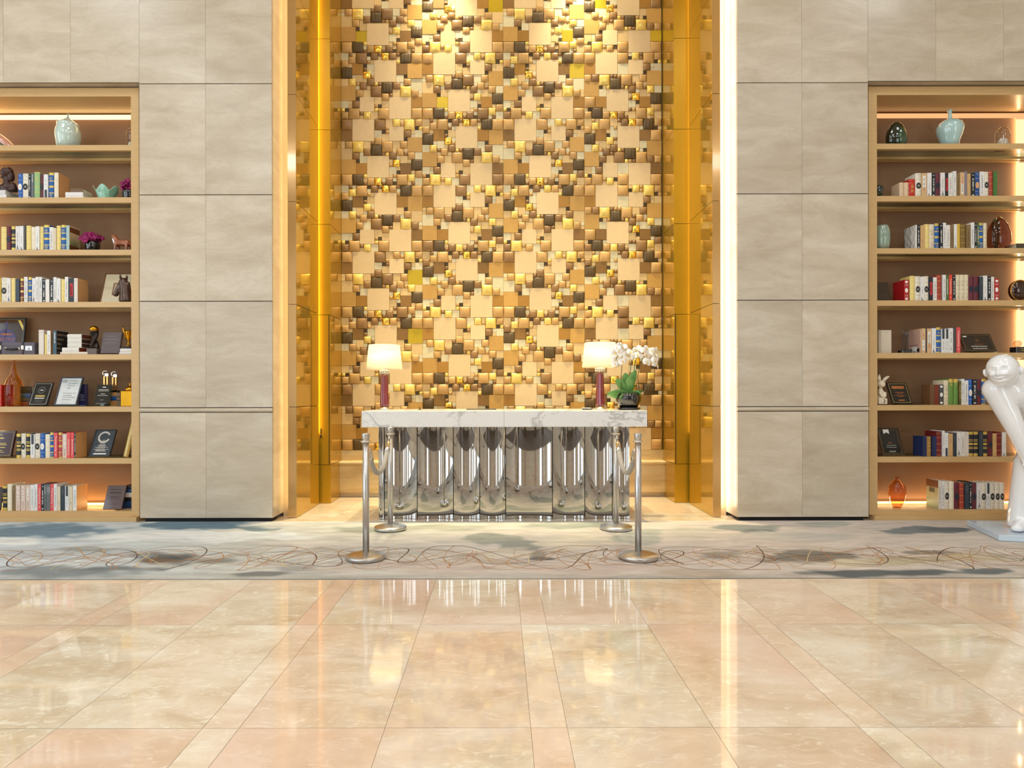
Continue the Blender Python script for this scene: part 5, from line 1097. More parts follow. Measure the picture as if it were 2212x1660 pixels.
# lit bookcase
def d(m, w, h, y):
    m.oval(-.01, h*.42, w*.30, w*.30, y, 6, 30); m.rect(-.02, 0, h*.42, h*.9, y, 6); lines(m, w, h, [(.54,.3,.05)], 7, y-.0004); m.text('LIFESTYLE', -.01, h*.43, y-.0004, h=h*.085, w=w*.52, m=7); lines(m, w, h, [(.28,.36,.04)], 7, y-.0004); border(m, w, h, .02, .0015, 0, y)
    m.add([(w*.28,y-.0006,h*.93),(w*.36,y-.0006,h*.93),(w*.47,y-.0006,h*.72),(w*.47,y-.0006,h*.62)], [(0,1,2,3)], 0)
leaner('framed_award', 'black framed award with orange lettering leaning behind the small suitcase', 'framed award', -30, 48.5, 5, 687.5, 6.45, .05, framed((16,14,14), (66,46,34), .018, d, GP))
def d(m, w, h, y): border(m, w, h, .012, .002, 1, y); m.ring(0, h*.66, w*.17, w*.19, y, 2); m.oval(0, h*.66, w*.15, w*.15, y, 5, 24); lines(m, w, h, [(.645,.16,.03)], 1, y-.0005); lines(m, w, h, [(.37,.5,.07)], 0, y); lines(m, w, h, [(.29,.5,.04)], 1, y); lines(m, w, h, [(.22,.5,.012),(.17,.35,.01),(.13,.4,.01)], 2, y)
leaner('award_plaque', 'black plaque with a thin pale border and round emblem, beside the amber bottle', 'plaque', 60, 100.5, 6, 829, 6.24, .10, framed((0,0,0), (20,22,26), 0, d, GP))
def d(m, w, h, y):
    m.ring(-w*.34, h*.86, w*.05, w*.07, y, 5); m.ring(-w*.23, h*.86, w*.04, w*.06, y, 5)
    for i, t_ in enumerate(('Tripadvisor', "Travellers'", 'Choice')): tw = w*(.46 if i < 2 else .30); m.text(t_, -w*.12+tw/2, h*(.87-.085*i), y, h=h*.055, w=tw, m=4)
    m.text('2020', -w*.04, h*.61, y, h=h*.04, m=5)
    for i, t_ in enumerate(('Kempinski The', 'One Suites', 'Hotel Shanghai', 'Downtown')): tw = w*(.56, .40, .56, .40)[i]; m.text(t_, -w*.22+tw/2, h*(.43-.075*i), y, h=h*.045, w=tw, m=5)
    m.text('5 JULY 2020', -w*.04, h*.10, y, h=h*.035, m=4)
leaner('certificate_frame', 'white certificate in a grey frame tilted back on the sixth shelf', 'certificate', 116, 164.5, 6, 817, 6.25, .11, framed((62,68,76), (222,226,226), .013, d, GP))
def d(m, w, h, y): lines(m, w, h, [(.82,.2,.04)], 1, y); lines(m, w, h, [(.72,.6,.018),(.66,.6,.018),(.52,.25,.02),(.45,.6,.016),(.25,.2,.01)], 1, y); lines(m, w, h, [(.08,.6,.03)], 2, y)
def acr(root, w, h, tk):
    p = MB(); p.bbox(-w/2, w/2, tk*.5, tk*1.6, 0, h, .002); p.build('acrylic_block', [M_pane], root)
    p = MB(); p.box(-w*.41, w*.41, tk*.2, tk*.48, h*.07, h*.95); p.build('face', [pm('face_26_28_30', (26,28,30), .12, coat=.6)], root)
    p = MB(); d(p, w, h, tk*.2-.0008); p.build('print', GP, root)
leaner('acrylic_award', 'clear acrylic award with a black face in front of the silver topped trophies', 'award', 199, 235, 6, 831, 6.23, .07, acr)
def d(m, w, h, y): lines(m, w, h, [(.80,.5,.03),(.64,.7,.04),(.52,.6,.02),(.45,.7,.015),(.2,.4,.015)], 5, y)
leaner('wooden_plaque', 'grey brown wooden plaque between the twisted trophy and the gold cup', 'plaque', 216.5, 257, 5, 721, 6.23, .05, framed((0,0,0), (92,80,80), 0, d, [M_greyp]*6+[M_greyp]*2, facerough=.5), thick=.03)
def d(m, w, h, y): border(m, w, h, .014, .0015, 0, y); m.ring(.0, h*.8, .012, .016, y, 0, 18, 0, 4.4); lines(m, w, h, [(.69,.26,.04)], 0, y); lines(m, w, h, [(.50,.5,.02),(.44,.55,.025),(.34,.5,.025),(.22,.35,.02),(.16,.5,.014)], 0, y)
leaner('maroon_plaque', 'dark maroon plaque with gilt corners leaning beside the first gold banded book', 'plaque', -40, 23, 7, 933, 6.25, .07, framed((0,0,0), (58,22,30), 0, d, GP), thick=.02)
def d(m, w, h, y):
    m.ring(0, h*.72, w*.2, w*.31, y, 2, 30, .5, 5.9); m.ring(0, h*.72, w*.23, w*.27, y-.0004, 1, 30, .5, 5.9)
    for i in range(5): m.add([(w*(-.05+.03*i),y-.0002,h*.62),(w*(-.02+.03*i),y-.0002,h*.62),(w*(.02+.09*i-.2),y-.0002,h*.2),(w*(-.04+.09*i-.2),y-.0002,h*.2)], [(0,1,2,3)], 2)
    lines(m, w, h, [(.40,.4,.012),(.34,.6,.012),(.26,.7,.012),(.20,.5,.02),(.08,.6,.05)], 1, y-.0005)
leaner('framed_award', 'black framed award with a silver ring emblem on the seventh shelf', 'framed award', 190, 236, 7, 931, 6.24, .12, framed((20,22,24), (52,64,74), .008, d, GP))
gf = MB()
def d(m, w, h, y): lines(m, w, h, [(.8,.6,.02),(.5,.6,.02)], 0, y)
leaner('gilded_certificate', 'narrow pale gold frame turned on edge at the end of the seventh shelf', 'certificate', 262, 276, 7, 899, 6.24, .09, framed((226,200,120), (236,220,170), .006, d, GP, metal=.4), thick=.02, twist=math.radians(-38))
def d(m, w, h, y): lines(m, w, h, [(.80,.6,.03),(.66,.6,.05),(.5,.5,.03),(.42,.6,.02),(.2,.5,.015)], 5, y)
leaner('brown_plaque', 'tilted dark brown plaque on the bottom shelf before a stack of books', 'plaque', 221, 261.5, 8, 1051.5, 6.22, .09, framed((0,0,0), (84,58,52), 0, d, [M_ink]*8, facerough=.4), thick=.018)
def d(m, w, h, y): lines(m, w, h, [(.3,.5,.02)], 0, y)
leaner('dark_plaque', 'dark plaque edge beside the first gold banded book on the bottom shelf', 'plaque', -30, 0.5, 8, 1054, 6.23, .04, framed((0,0,0), (50,42,40), 0, d, GP), thick=.014)
def d(m, w, h, y): m.rect(-w*.2, w*.2, h*.28, h*.68, y, 0); m.rect(-w*.17, w*.17, h*.31, h*.65, y-.0004, 1); m.oval(0, h*.5, w*.06, h*.12, y-.0008, 0, 14); m.oval(.0, h*.40, w*.09, h*.05, y-.0008, 0, 14)
leaner('picture_frame', 'brown picture frame with a cream mount behind the horse head', 'picture frame', 214.5, 290, 4, 592, 6.36, .10, framed((122,78,42), (226,212,178), .012, d, [bm_((120,84,58)), bm_((196,172,140))]))
# shaded bookcase
def d(m, w, h, y): m.rect(-w*.40, -w*.28, h*.81, h*.87, y, 1); border(m, w, h, .016, .0012, 0, y); m.ring(0, h*.62, .010, .013, y, 7); lines(m, w, h, [(.40,.25,.02)], 7, y); lines(m, w, h, [(.28,.5,.03),(.16,.45,.03)], 1, y)
leaner('award_plaque', 'wide dark brown plaque tilted back beside the last red book', 'plaque', 2086, 2155, 5, 724, 6.22, .10, framed((0,0,0), (40,28,20), 0, d, GP))
def d(m, w, h, y): border(m, w, h, .014, .003, 0, y); lines(m, w, h, [(.70,.62,.13)], 7, y); lines(m, w, h, [(.52,.45,.02),(.46,.3,.02),(.38,.6,.015),(.34,.3,.02)], 7, y); lines(m, w, h, [(.14,.3,.05)], 7, y)
leaner('award_plaque', 'black plaque with a gold border beside the white rabbit figurine', 'plaque', 1928, 1972, 6, 829, 6.22, .10, framed((0,0,0), (16,14,14), 0, d, GP))
def d(m, w, h, y): m.add([(-w*.22,y,h*.95),(w*.04,y,h*.95),(w*.04,y,h*.78),(-w*.09,y,h*.84),(-w*.22,y,h*.78)], [(0,1,2,3,4)], 1); m.text('2019', -w*.03, h*.46, y, h=h*.05, m=7); lines(m, w, h, [(.35,.45,.03),(.28,.45,.03),(.12,.3,.05)], 2, y); border(m, w, h, .02, .0012, 0, y)
leaner('award_plaque', 'black plaque with a pale ribbon and brown rim beside short navy books', 'plaque', 1907, 1955, 7, 927, 6.22, .11, framed((60,38,22), (16,16,18), .012, d, GP))
def d(m, w, h, y): lines(m, w, h, [(.5,.5,.02)], 0, y)
leaner('dark_plaque', 'plain dark brown plaque beside the short red book, fourth shelf', 'plaque', 1893, 1925, 4, 611, 6.26, .05, framed((0,0,0), (52,34,22), 0, d, [M_ink]*8))

# ---- ceramics and glass
M_cel = pm('celadon_glaze', (178,208,204), 0.08, noise=0.05, scale=6, coat=1.0)
M_cel2 = pm('pale_celadon_glaze', (196,216,206), 0.10, noise=0.04, coat=1.0)
M_jade = pm('jade_green_glaze', (140,192,166), 0.14, noise=0.06, coat=.6)
def pot(name, label, cat, cxp, Y, shelf, prof_px, mat, lid=None, group=None, seg=40, sx=1.0, sy=1.0):
    """prof_px: (half width px, y px) measured on the photo"""
    k = Y/FPX; x = X_(cxp, Y); z0 = zshelf(shelf); yb = max(p[1] for p in prof_px)
    root = thing(name, label, cat, (x, Y, z0), group); m = MB(); of = hid(shelf, Y); m.lathe([(p[0]*k, (0 if i == 0 else (yb-p[1]+of)*k)) for i, p in enumerate(prof_px)], 0, 0, 0, seg, sx=sx, sy=sy); m.build('body', [mat], root)
    if lid: m = MB(); m.lathe([(p[0]*k, (yb-p[1]+of)*k) for p in lid[0]], 0, 0, 0, seg, sx=sx, sy=sy); m.build(lid[1], [lid[2]], root)
    return root
pot('celadon_jar', 'pale celadon lidded jar with a thin stem knob on the top shelf', 'jar', 148, 6.34, 1, [(20,313),(23,306),(24.6,296),(24.4,286),(22,278),(20.4,273),(21.5,269.5),(21,268.5)], M_cel2, ([(21,269),(19,267),(12,262),(5,257),(2.6,254),(1.8,250),(2,246.5),(1,246)], 'lid', M_cel2))
pot('celadon_vase', 'pale blue celadon vase with a slim neck on the top shelf, right bookcase', 'vase', 2053, 6.33, 1, [(15,310),(18,306),(23,293),(25.6,282),(25.2,275),(22,268),(16,263),(9,259.5),(4.6,257),(3.4,251),(3.6,244),(5,238),(4.4,237.6),(3,240)], M_cel)
M_dkegg = pm('dark_green_glaze', (20,32,20), 0.06, noise=0.4, scale=4, coat=1.0)
m = MB(); k = 6.32/FPX; root = grow(thing('egg_ornament', 'dark glossy green egg shaped ornament on the top shelf, right bookcase', 'ornament', (X_(1937.5, 6.32), 6.32, zshelf(1))), 1, 6.32, 47)
m.lathe([(r_*k, z_*k) for r_, z_ in ((10,0),(17,3),(22,12),(22.4,20),(20,30),(14,40),(7,45.5),(1,47))], 0, 0, 0, 40, sy=.6); m.build('body', [M_dkegg], root)
m = MB(); m.lathe([(r_*k, z_*k) for r_, z_ in ((3,2),(9,6),(13.5,14),(13,22),(9,31),(3,36))], 4*k, -7.5*k, 0, 28, sy=.55); m.build('green_facet', [pm('green_facet', (40,70,38), .08, coat=1.0)], root)
M_clear = sheet_glass('clear_glass', (246,244,238))
def dome(label, cxp, Y, r_, h_, stone_r):
    k = Y/FPX; root = grow(thing('glass_dome', label, 'glass dome', (X_(cxp, Y), Y, zshelf(1))), 1, Y, h_)
    m = MB(); m.lathe([(r_*k*1.12,0),(r_*k*1.12,.006),(r_*k*.95,.008)], 0, 0, 0, 32); m.build('base', [pm('dome_base', (70,50,36), .4)], root)
    m = MB(); m.lathe([(r_*k,.008),(r_*k,(h_-r_)*k),(r_*k*.87,(h_-r_*.5)*k),(r_*k*.5,(h_-r_*.13)*k),(r_*k*.05,h_*k)], 0, 0, 0, 32, cap=False); m.build('glass_bell', [M_clear], root)
    m = MB(); m.ell((0, 0, .008+stone_r*.8*k), (stone_r*k, stone_r*k, stone_r*.8*k), 0, 20, 12); m.build('white_stone', [pm('white_stone', (222,212,200), .7, noise=.08, bump=.3)], root)
dome('clear glass dome over a white stone on the top shelf, right bookcase', 2167, 6.33, 13.5, 36, 10)
dome('clear glass dome at the frame end of the top shelf, left bookcase', 286, 6.33, 11, 36, 8)
# shell ornament
root = grow(thing('shell_ornament', 'rosy and green swirled glass shell on the top shelf, left bookcase', 'ornament', (X_(6, 6.34), 6.34, zshelf(1))), 1, 6.34, 30)
k = 6.34/FPX; m = MB(); RT2 = Matrix.Rotation(.42, 3, 'Y'); m.ell((0, 0, 15*k), (34*k, 18*k, 9*k), 0, 28, 16, RT2); clampz(m, .0006).build('body', [pm('rose_glass', (206,150,130), .08, noise=.2, scale=6, coat=1.)], root)
m = MB(); m.ell((-2*k, -6*k, 9*k), (30*k, 14*k, 7*k), 0, 24, 14, RT2); clampz(m, .0006).build('green_swirl', [pm('green_glass', (66,84,58), .08, noise=.3, scale=6, coat=1.)], root)
# celadon bowl with torn rim
root = grow(thing('celadon_bowl', 'jade green ceramic bowl with a jagged petal rim beside the stacked books', 'bowl', (X_(229.5, 6.30), 6.30, zshelf(2))), 2, 6.3, 24); k = 6.30/FPX; m = MB(); vs = []; seg = 48; rows_ = 8
for j in range(rows_+1):
    t = j/rows_
    for i in range(seg):
        a = 2*PI*i/seg; rim = (14+9*abs(math.cos(2.5*a+.5))**1.5)*k; rr = (15+9.5*t**1.3)*k*(1+.05*math.cos(5*a)*t)
        vs.append((rr*math.cos(a), rr*.75*math.sin(a), rim*t+.002))
m.add(vs, [(j*seg+i, j*seg+(i+1) % seg, (j+1)*seg+(i+1) % seg, (j+1)*seg+i) for j in range(rows_) for i in range(seg)] + [tuple(reversed(range(seg)))], 0, True)
o = m.build('bowl_body', [M_jade], root); sd = o.modifiers.new('thick', 'SOLIDIFY'); sd.thickness = .004
# magenta flower pots
M_mag = pm('magenta_petal', (150,24,96), .55, noise=.3, scale=20)
def posy(label, cxp, Y, shelf, r_pot, h_pot, r_f, z_f, seed):
    k = Y/FPX; root = grow(thing('flower_pot', label, 'flower pot', (X_(cxp, Y), Y, zshelf(shelf)), 'black pots of magenta flowers'), shelf, Y, 40)
    m = MB(); m.lathe([(r_pot*.72*k,0),(r_pot*.9*k,h_pot*.3*k),(r_pot*k,h_pot*.75*k),(r_pot*.98*k,h_pot*k),(r_pot*.9*k,h_pot*k),(r_pot*.85*k,h_pot*.8*k)], 0, 0, 0, 32); m.build('pot', [M_pot], root)
    r = random.Random(seed)
    m = MB()
    for i in range(7): a = r.uniform(0, 6.28); m.tube([(0,0,h_pot*.7*k),(r_f*.4*k*math.cos(a),r_f*.3*k*math.sin(a),z_f*.9*k)], .002, 0, 6)
    m.build('stems', [M_stem], root)
    for i in range(18):
        TL = Matrix.Rotation(r.uniform(.2, 1.3), 3, 'X') @ Matrix.Rotation(r.uniform(-.7, .7), 3, 'Y')
        m = MB(); a = 2*PI*i/15*2.4; rr = r_f*(.25+.7*((i*7) % 15)/15); c = Vector((rr*math.cos(a)*k, rr*.7*math.sin(a)*k, (z_f + r.uniform(-7, 11)*(1-.5*abs(rr)/r_f) - abs(rr)*.25)*k))
        for p_ in range(6):
            vs = []; b0 = 2*PI*p_/6+r.random(); ln = 8.2*k
            for s_ in range(5):
                t = s_/4
                for q in (-1, 0, 1): 
                    w_ = 4.8*k*math.sin(PI*(.1+.8*t)); rad = ln*t
                    vs.append(c + TL @ Vector((rad*math.cos(b0)-q*w_*math.sin(b0), rad*math.sin(b0)+q*w_*math.cos(b0), 4*k*math.sin(2.4*t)+q*q*1.8*k*math.sin(5*t))))
            m.add(vs, [(s_*3+q, s_*3+q+1, (s_+1)*3+q+1, (s_+1)*3+q) for s_ in range(4) for q in (0, 1)], 0, True)
        o = m.build('blossom', [M_mag], root); o.modifiers.new('thick', 'SOLIDIFY').thickness = .001
posy('magenta flowers in a black pot beside the small brown dog figurine', 200.5, 6.33, 3, 15, 20, 24, 28, 3)
posy('magenta flowers in a black pot beside the jade green bowl', 280.5, 6.33, 2, 14, 19, 15, 27, 8)
# amber glass
M_amber = pm('amber_glass', (246,196,110), .03, noise=.02, trans=1.0, ior=1.2, coat=.3)
M_amb2 = sheet_glass('amber_thin_glass', (250,214,150), .6); M_smoke = sheet_glass('rose_amber_thin_glass', (246,206,166), .7)
def glassvase(label, cxp, Y, shelf, prof, mat):
    k = Y/FPX; yb = max(p[1] for p in prof); root = thing('glass_vase', label, 'vase', (X_(cxp, Y), Y, zshelf(shelf)))
    m = MB(); m.lathe([(p[0]*k, (yb-p[1])*k+.001) for p in prof], 0, 0, 0, 40, cap=False); m.build('glass_body', [mat], root)
    m = MB(); m.lathe([(prof[0][0]*k, 0),(prof[0][0]*k*1.02,.006),(prof[0][0]*.3*k,.008)], 0, 0, 0, 32); m.build('foot', [sheet_glass('thick_glass_foot', (236,214,190), .5)], root)
glassvase('tall amber glass bottle vase with a long neck on the sixth shelf', 30, 6.27, 6, [(13,878),(16.6,874),(17.2,850),(17,836),(14,822),(8,812),(5.4,805),(4.2,795),(2.9,786),(2.2,782),(3.2,779)], M_amb2)
glassvase('round amber glass vase glowing on the bottom shelf, right bookcase', 1937.5, 6.32, 8, [(8,1097),(10,1092),(15,1078),(17.4,1066),(16,1052),(9,1042),(4,1037.5),(3.6,1034),(4.2,1031.5)], M_smoke)
# dark round vase half hidden behind the frame, and celadon jar
pot('dark_vase', 'small dark round vase half hidden by the upright, second shelf, right bookcase', 'vase', 1894.5, 6.30, 2, [(8,423),(12,418),(14,411),(12,404),(7,401)], M_dkegg)
pot('celadon_jar', 'grey green celadon jar beside the branch patterned book', 'jar', 1906, 6.27, 3, [(12,537),(14.5,530),(15.4,515),(15,502),(12.4,492),(12,489),(11,489.5)], pm('grey_celadon_glaze', (140,160,142), .14, noise=.08, coat=.8))
# big glass egg
root = grow(thing('glass_egg_vase', 'large smoky egg shaped glass vase at the end of the third shelf row', 'vase', (X_(2158, 6.30), 6.30, zshelf(3))), 3, 6.3, 67); k = 6.30/FPX
m = MB(); m.lathe([(r_*k, z_*k) for r_, z_ in ((17,0),(21,6),(24.6,20),(24,34),(19,50),(12,60),(5,66),(1,67.4))], 0, 0, 0, 44, sy=.7); m.build('glass_shell', [sheet_glass('smoky_rose_glass', (214,172,146), .8)], root)
m = MB(); m.lathe([(r_*k, z_*k) for r_, z_ in ((3,1),(6,16),(8,34),(9,50),(6,60),(2,64))], -7*k, -2*k, 0, 28, sy=.6); m.build('green_core', [pm('bottle_green_core', (62,66,28), .1, coat=1.)], root)
# disc, balls
root = thing('glass_disc', 'clear crystal disc standing on the black book behind the amber bottle', 'award', (X_(58, 6.40), 6.40, zdisc)); k = 6.40/FPX
m = MB(); m.lathe([(8.2*k, -.006),(8.6*k, 0),(8.2*k, .006)], 0, 0, 0, 32); R = Matrix.Rotation(PI/2, 3, 'X'); m.v = [R @ p + Vector((0, 0, 8.6*k)) for p in m.v]; m.build('disc', [M_clear], root)
root = thing('crystal_award', 'black cube award topped by a crystal ball at the end of the fifth shelf', 'award', (X_(2198, 6.26), 6.26, zshelf(5))); k = 6.26/FPX
m = MB(); m.bbox(-10*k, 10*k, -9*k, 9*k, 0, 12.8*k, .002); m.build('base', [pm('black_crystal', (16,14,16), .08, coat=1.)], root); m = MB(); m.rect(0, 6*k, 8.4*k, 9.4*k, -9*k-.0006, 0); m.rect(1*k, 7*k, 4.5*k, 5.5*k, -9*k-.0006, 0); m.build('gilt_print', [M_gilt], root)
m = MB(); m.ell((0, 0, 12.8*k+7.2*k), 7.3*k, 0, 28, 18); m.build('crystal_ball', [sheet_glass('rose_crystal', (246,230,214), .8)], root)
root = grow(thing('glass_ring_ornament', 'black and amber round glass disc at the lit end of the fourth shelf', 'ornament', (X_(2200.5, 6.28), 6.28, zshelf(4))), 4, 6.28, 42); k = 6.28/FPX
m = MB(); m.ell((0, 0, 21.8*k), (21*k, 12*k, 21*k), 0, 36, 22); m.build('ball', [pm('black_amber_glass', (60,30,12), .04, noise=.5, scale=3, coat=1., metal=.5)], root)
m = MB()
pts = [(20*k*math.cos(2*PI*i/40), -4*k, 21.8*k+20*k*math.sin(2*PI*i/40)) for i in range(41)]; m.tube(pts, 1.6*k, 0, 10, cap=False); m.build('rim', [pm('brass_rim', (190,140,70), .2, .9)], root)
root = thing('glass_trophy', 'clear glass trophy on a black base beside the white boxed set', 'trophy', (X_(1955.5, 6.26), 6.26, zshelf(5))); k = 6.26/FPX
m = MB(); m.bbox(-11*k, 11*k, -8*k, 8*k, 0, 6.5*k, .003); m.build('base', [M_pot], root)
m = MB()
for s_ in (-1, 1): m.add([(s_*6*k,-2*k,6.5*k),(s_*2*k,-2*k,6.5*k),(s_*2.4*k,-2*k,40*k),(s_*6*k,-2*k,40*k),(s_*6*k,2*k,6.5*k),(s_*2*k,2*k,6.5*k),(s_*2.4*k,2*k,40*k),(s_*6*k,2*k,40*k)], [(0,1,2,3),(7,6,5,4),(0,4,5,1),(1,5,6,2),(2,6,7,3),(3,7,4,0)], 0)
m.tube([(6.2*k*math.cos(t*.3)-.5*k, 0, 45*k+6*k*math.sin(t*.3)) for t in range(1, 19)], 1.7*k, 0, 10); m.bbox(-1*k, 7.4*k, -2*k, 2*k, 38.5*k, 46*k, .002); m.build('glass_figure', [sheet_glass('trophy_glass', (236,236,240), .8)], root)
# white boxed set
root = thing('boxed_book_set', 'white boxed set of books against the upright, fifth shelf, right bookcase', 'boxed set', (X_(1911, 6.25), 6.25, zshelf(5))); k = 6.25/FPX
m = MB(); m.bbox(-13*k, 15*k, -.0, .16, 0, 50*k, .002); m.build('slipcase', [bm_((214,200,178))], root); m = MB()
for i in range(3): m.box(-12.5*k+i*1.8*k, -11*k+i*1.8*k, -.003, 0, .003, 49*k)
m.rect(2*k, 6*k, 44.6*k, 45.4*k, -.0008, 1); m.build('spine_ridges', [bm_((190,178,158)), M_greyp], root)
# gold tin, blue glass award
root = thing('gold_tin', 'square gold tin with a round lid at the end of the sixth shelf', 'tin', (X_(281, 6.27), 6.27, zshelf(6))); k = 6.27/FPX; M_gt = pm('yellow_gold_metal', (206,150,40), .16, 1.0, noise=.08)
m = MB(); m.bbox(-13.5*k, 13.5*k, -12*k, 12*k, 0, 33*k, .004); m.build('body', [M_gt], root); m = MB(); m.lathe([(9.5*k,33*k),(10*k,36*k),(8*k,40*k),(4*k,43*k),(1.4*k,44*k),(1.4*k,47*k),(2.4*k,49*k),(.5*k,50*k)], 0, 0, 0, 32); m.build('lid', [M_gt], root)
root = thing('blue_glass_award', 'blue glass award block standing behind the white certificate', 'award', (X_(180, 6.42), 6.42, zshelf(6))); k = 6.42/FPX
m = MB(); m.bbox(-7.5*k, 7.5*k, -5*k, 5*k, 0, 47*k, .003); m.build('block', [pm('blue_violet_glass', (62,60,112), .06, noise=.2, scale=5, coat=1.)], root); m = MB(); lines(m, 15*k, 47*k, [(.5,.4,.03),(.44,.8,.02),(.36,.5,.02),(.27,.8,.02)], 0, -5*k-.0007, 5); m.build('print', [M_palep], root)
# trophies
def bent_trophy(x0, Y, zb, label, h_):
    k = Y/FPX; root = thing('silver_topped_trophy', label, 'trophy', (X_(x0, Y), Y, zb), 'gold legged trophies')
    m = MB(); m.bbox(-8.5*k, 8.5*k, -6*k, 6*k, 0, 4.5*k, .002); m.build('base', [M_pot], root)
    m = MB()
    for s_ in (-1, 1): m.add([(s_*3.6*k-1.1*k,-1.4*k,4.5*k),(s_*3.6*k+1.1*k,-1.4*k,4.5*k),(s_*3.2*k+1.5*k,-1.4*k,(h_-12)*k),(s_*3.2*k-1.5*k,-1.4*k,(h_-12)*k),(s_*3.6*k-1.1*k,1.4*k,4.5*k),(s_*3.6*k+1.1*k,1.4*k,4.5*k),(s_*3.2*k+1.5*k,1.4*k,(h_-12)*k),(s_*3.2*k-1.5*k,1.4*k,(h_-12)*k)], [(0,1,2,3),(7,6,5,4),(0,4,5,1),(1,5,6,2),(2,6,7,3),(3,7,4,0)], 0)
    m.build('gold_legs', [pm('rose_gold_metal', (236,176,104), .2, .9)], root)
    m = MB(); m.tube([((5.5*math.cos(t)-.8)*k, 0, (h_-5.5+5.0*math.sin(t))*k) for t in [0.7+.33*i for i in range(12)]], 1.6*k, 0, 10); m.bbox(-2*k, 6.5*k, -2*k, 2*k, (h_-12.5)*k, (h_-5.5)*k, .002); m.build('silver_head', [M_silver], root)
bent_trophy(247.5, 6.40, ztro, 'trophy with a bright silver top on the striped books', 45)
bent_trophy(229, 6.46, zshelf(6), 'trophy with a dull silver top behind the acrylic award', 76)
root = grow(thing('twisted_trophy', 'dark twisted trophy holding up a gold ball on a grey block', 'trophy', (X_(203.5, 6.26), 6.26, zshelf(5))), 5, 6.26, 61); k = 6.26/FPX
m = MB(); m.bbox(-11*k, 11*k, -9*k, 9*k, 0, 13*k, .003); m.build('base', [pm('grey_stone_block', (104,92,84), .5, noise=.1)], root)
m = MB()
for s_ in (0, PI): m.tube([((4.5*math.cos(s_+t*.5)+1.0)*k, 4*math.sin(s_+t*.5)*k, (13+4.6*t)*k) for t in range(9)], [5*k, 5*k, 4.6*k, 4.4*k, 4*k, 3.8*k, 3.6*k, 3.8*k, 4.2*k], 0, 12)
m.ell((0, 0, 50*k), (8.4*k, 8*k, 7*k)); soften(m.build('figure', [pm('dark_bronze', (48,38,34), .3, .5)], root), .006, 4)
m = MB(); m.ell((0, 0, 54*k), (9*k, 9*k, 7.4*k), 0, 28, 16); m.build('gold_ball', [M_gt], root)
root = thing('winged_cup', 'gold winged trophy cup standing on two white books', 'trophy', (X_(277.5, 6.30), 6.30, zcup)); k = 6.30/FPX
m = MB(); m.bbox(-8*k, 8*k, -7*k, 7*k, 0, 6.5*k, .002); m.build('base', [M_pot], root)
m = MB(); m.lathe([(6*k,6.5*k),(5*k,8*k),(1.8*k,10*k),(1.3*k,16*k),(2.6*k,19*k),(5*k,26*k),(6*k,36*k),(6.6*k,40*k),(6*k,39*k)], 0, 0, 0, 28); m.build('cup', [M_gt], root)
for s_ in (-1, 1):
    m = MB()
    for i in range(5): m.tube([(s_*(5+.3*i)*k, -1*k, (22+3.2*i)*k), (s_*(8+.8*i)*k, 0, (30+3.4*i)*k), (s_*(9.5+.9*i)*k, 1*k, (38+3.2*i)*k)], [1.3*k, 1.5*k, .5*k], 0, 8)
    m.build('wing', [M_gt], root)
# suitcase
root = thing('miniature_suitcase', 'small grey leather suitcase with buckled straps on the fifth shelf', 'suitcase', (X_(32, 6.23), 6.23, zshelf(5))); k = 6.23/FPX; M_case = pm('grey_mauve_leather', (92,86,96), .5, noise=.1, bump=.3, bscale=80); M_strap = pm('dark_brown_strap', (46,30,24), .5)
m = MB(); m.bbox(-44*k, 43*k, 0, .20, 0, 27*k, .004); m.build('shell', [M_case], root)
m = MB(); m.box(-44.2*k, 43.2*k, -.0012, .2, 18.7*k, 19.3*k); m.build('lid_seam', [M_strap], root)
for x in (-31, 17.5): m = MB(); m.bbox((x-2.2)*k, (x+2.2)*k, -.004, .204, 0, 27.6*k, .001); so = m.build('strap', [M_strap], root); q = MB(); q.bbox((x-3)*k, (x+3)*k, -.008, -.004, 11*k, 20*k, .001); q.ell((x*k, -.008, 6*k), .004, 0, 10, 6); q.build('buckle', [M_silver], so)
m = MB(); m.tube([(-19*k,-.004,12.5*k),(-15*k,-.016,12*k),(-4*k,-.018,11.5*k),(5*k,-.016,12*k),(9*k,-.004,12.5*k)], 2.0*k, 0, 10); m.build('handle', [M_strap], root)
for x in (-19, 9): m = MB(); m.ell((x*k, -.004, 12.8*k), (3*k, .005, 3*k)); m.build('handle_boss', [M_silver], root)
m = MB(); m.bbox(23*k, 38*k, -.003, 0, 9*k, 19*k, .001); m.ell((30.5*k, -.005, 13*k), (2.6*k, .005, 2.6*k)); m.build('latch', [M_steel], root)
# ---- figurines
M_wood = pm('dark_carved_wood', (62,32,22), .35, noise=.2, scale=12)
root = grow(thing('carved_bust', 'dark wooden bust with a bowed head on two grey books', 'bust', (X_(13, 6.28), 6.28, zb2)), 2, 6.28, 46); k = 6.28/FPX; OB = (0, 0, 0)
m = MB(); m.ell((-1*k, -1*k, 36*k), (8*k, 8.5*k, 10.5*k)); m.ell((5*k, 2*k, 38*k), (9.5*k, 9*k, 9.5*k)); m.ell((10*k, 3*k, 30*k), (6*k, 7*k, 10*k)); m.cap((2*k, 0, 16*k), 6.4*k, (1*k, 0, 28*k), 5*k)
m.cap((-13*k, 0, 10*k), 5*k, (14*k, 2*k, 12*k), 7*k); m.ell((0, 0, 8*k), (14*k, 9*k, 9*k)); m.ell((15*k, 2*k, 6*k), (8*k, 8*k, 10*k)); m.ell((-9.4*k, -2*k, 33*k), (2.2*k, 1.8*k, 2.6*k)); m.ell((-6.5*k, -2*k, 27*k), (3.2*k, 3*k, 2.4*k)); m.box(-13*k, 21*k, -8*k, 8*k, 0, 3*k); soften(clampz(m, .005).build('bust_body', [M_wood], root), .0045, 2)
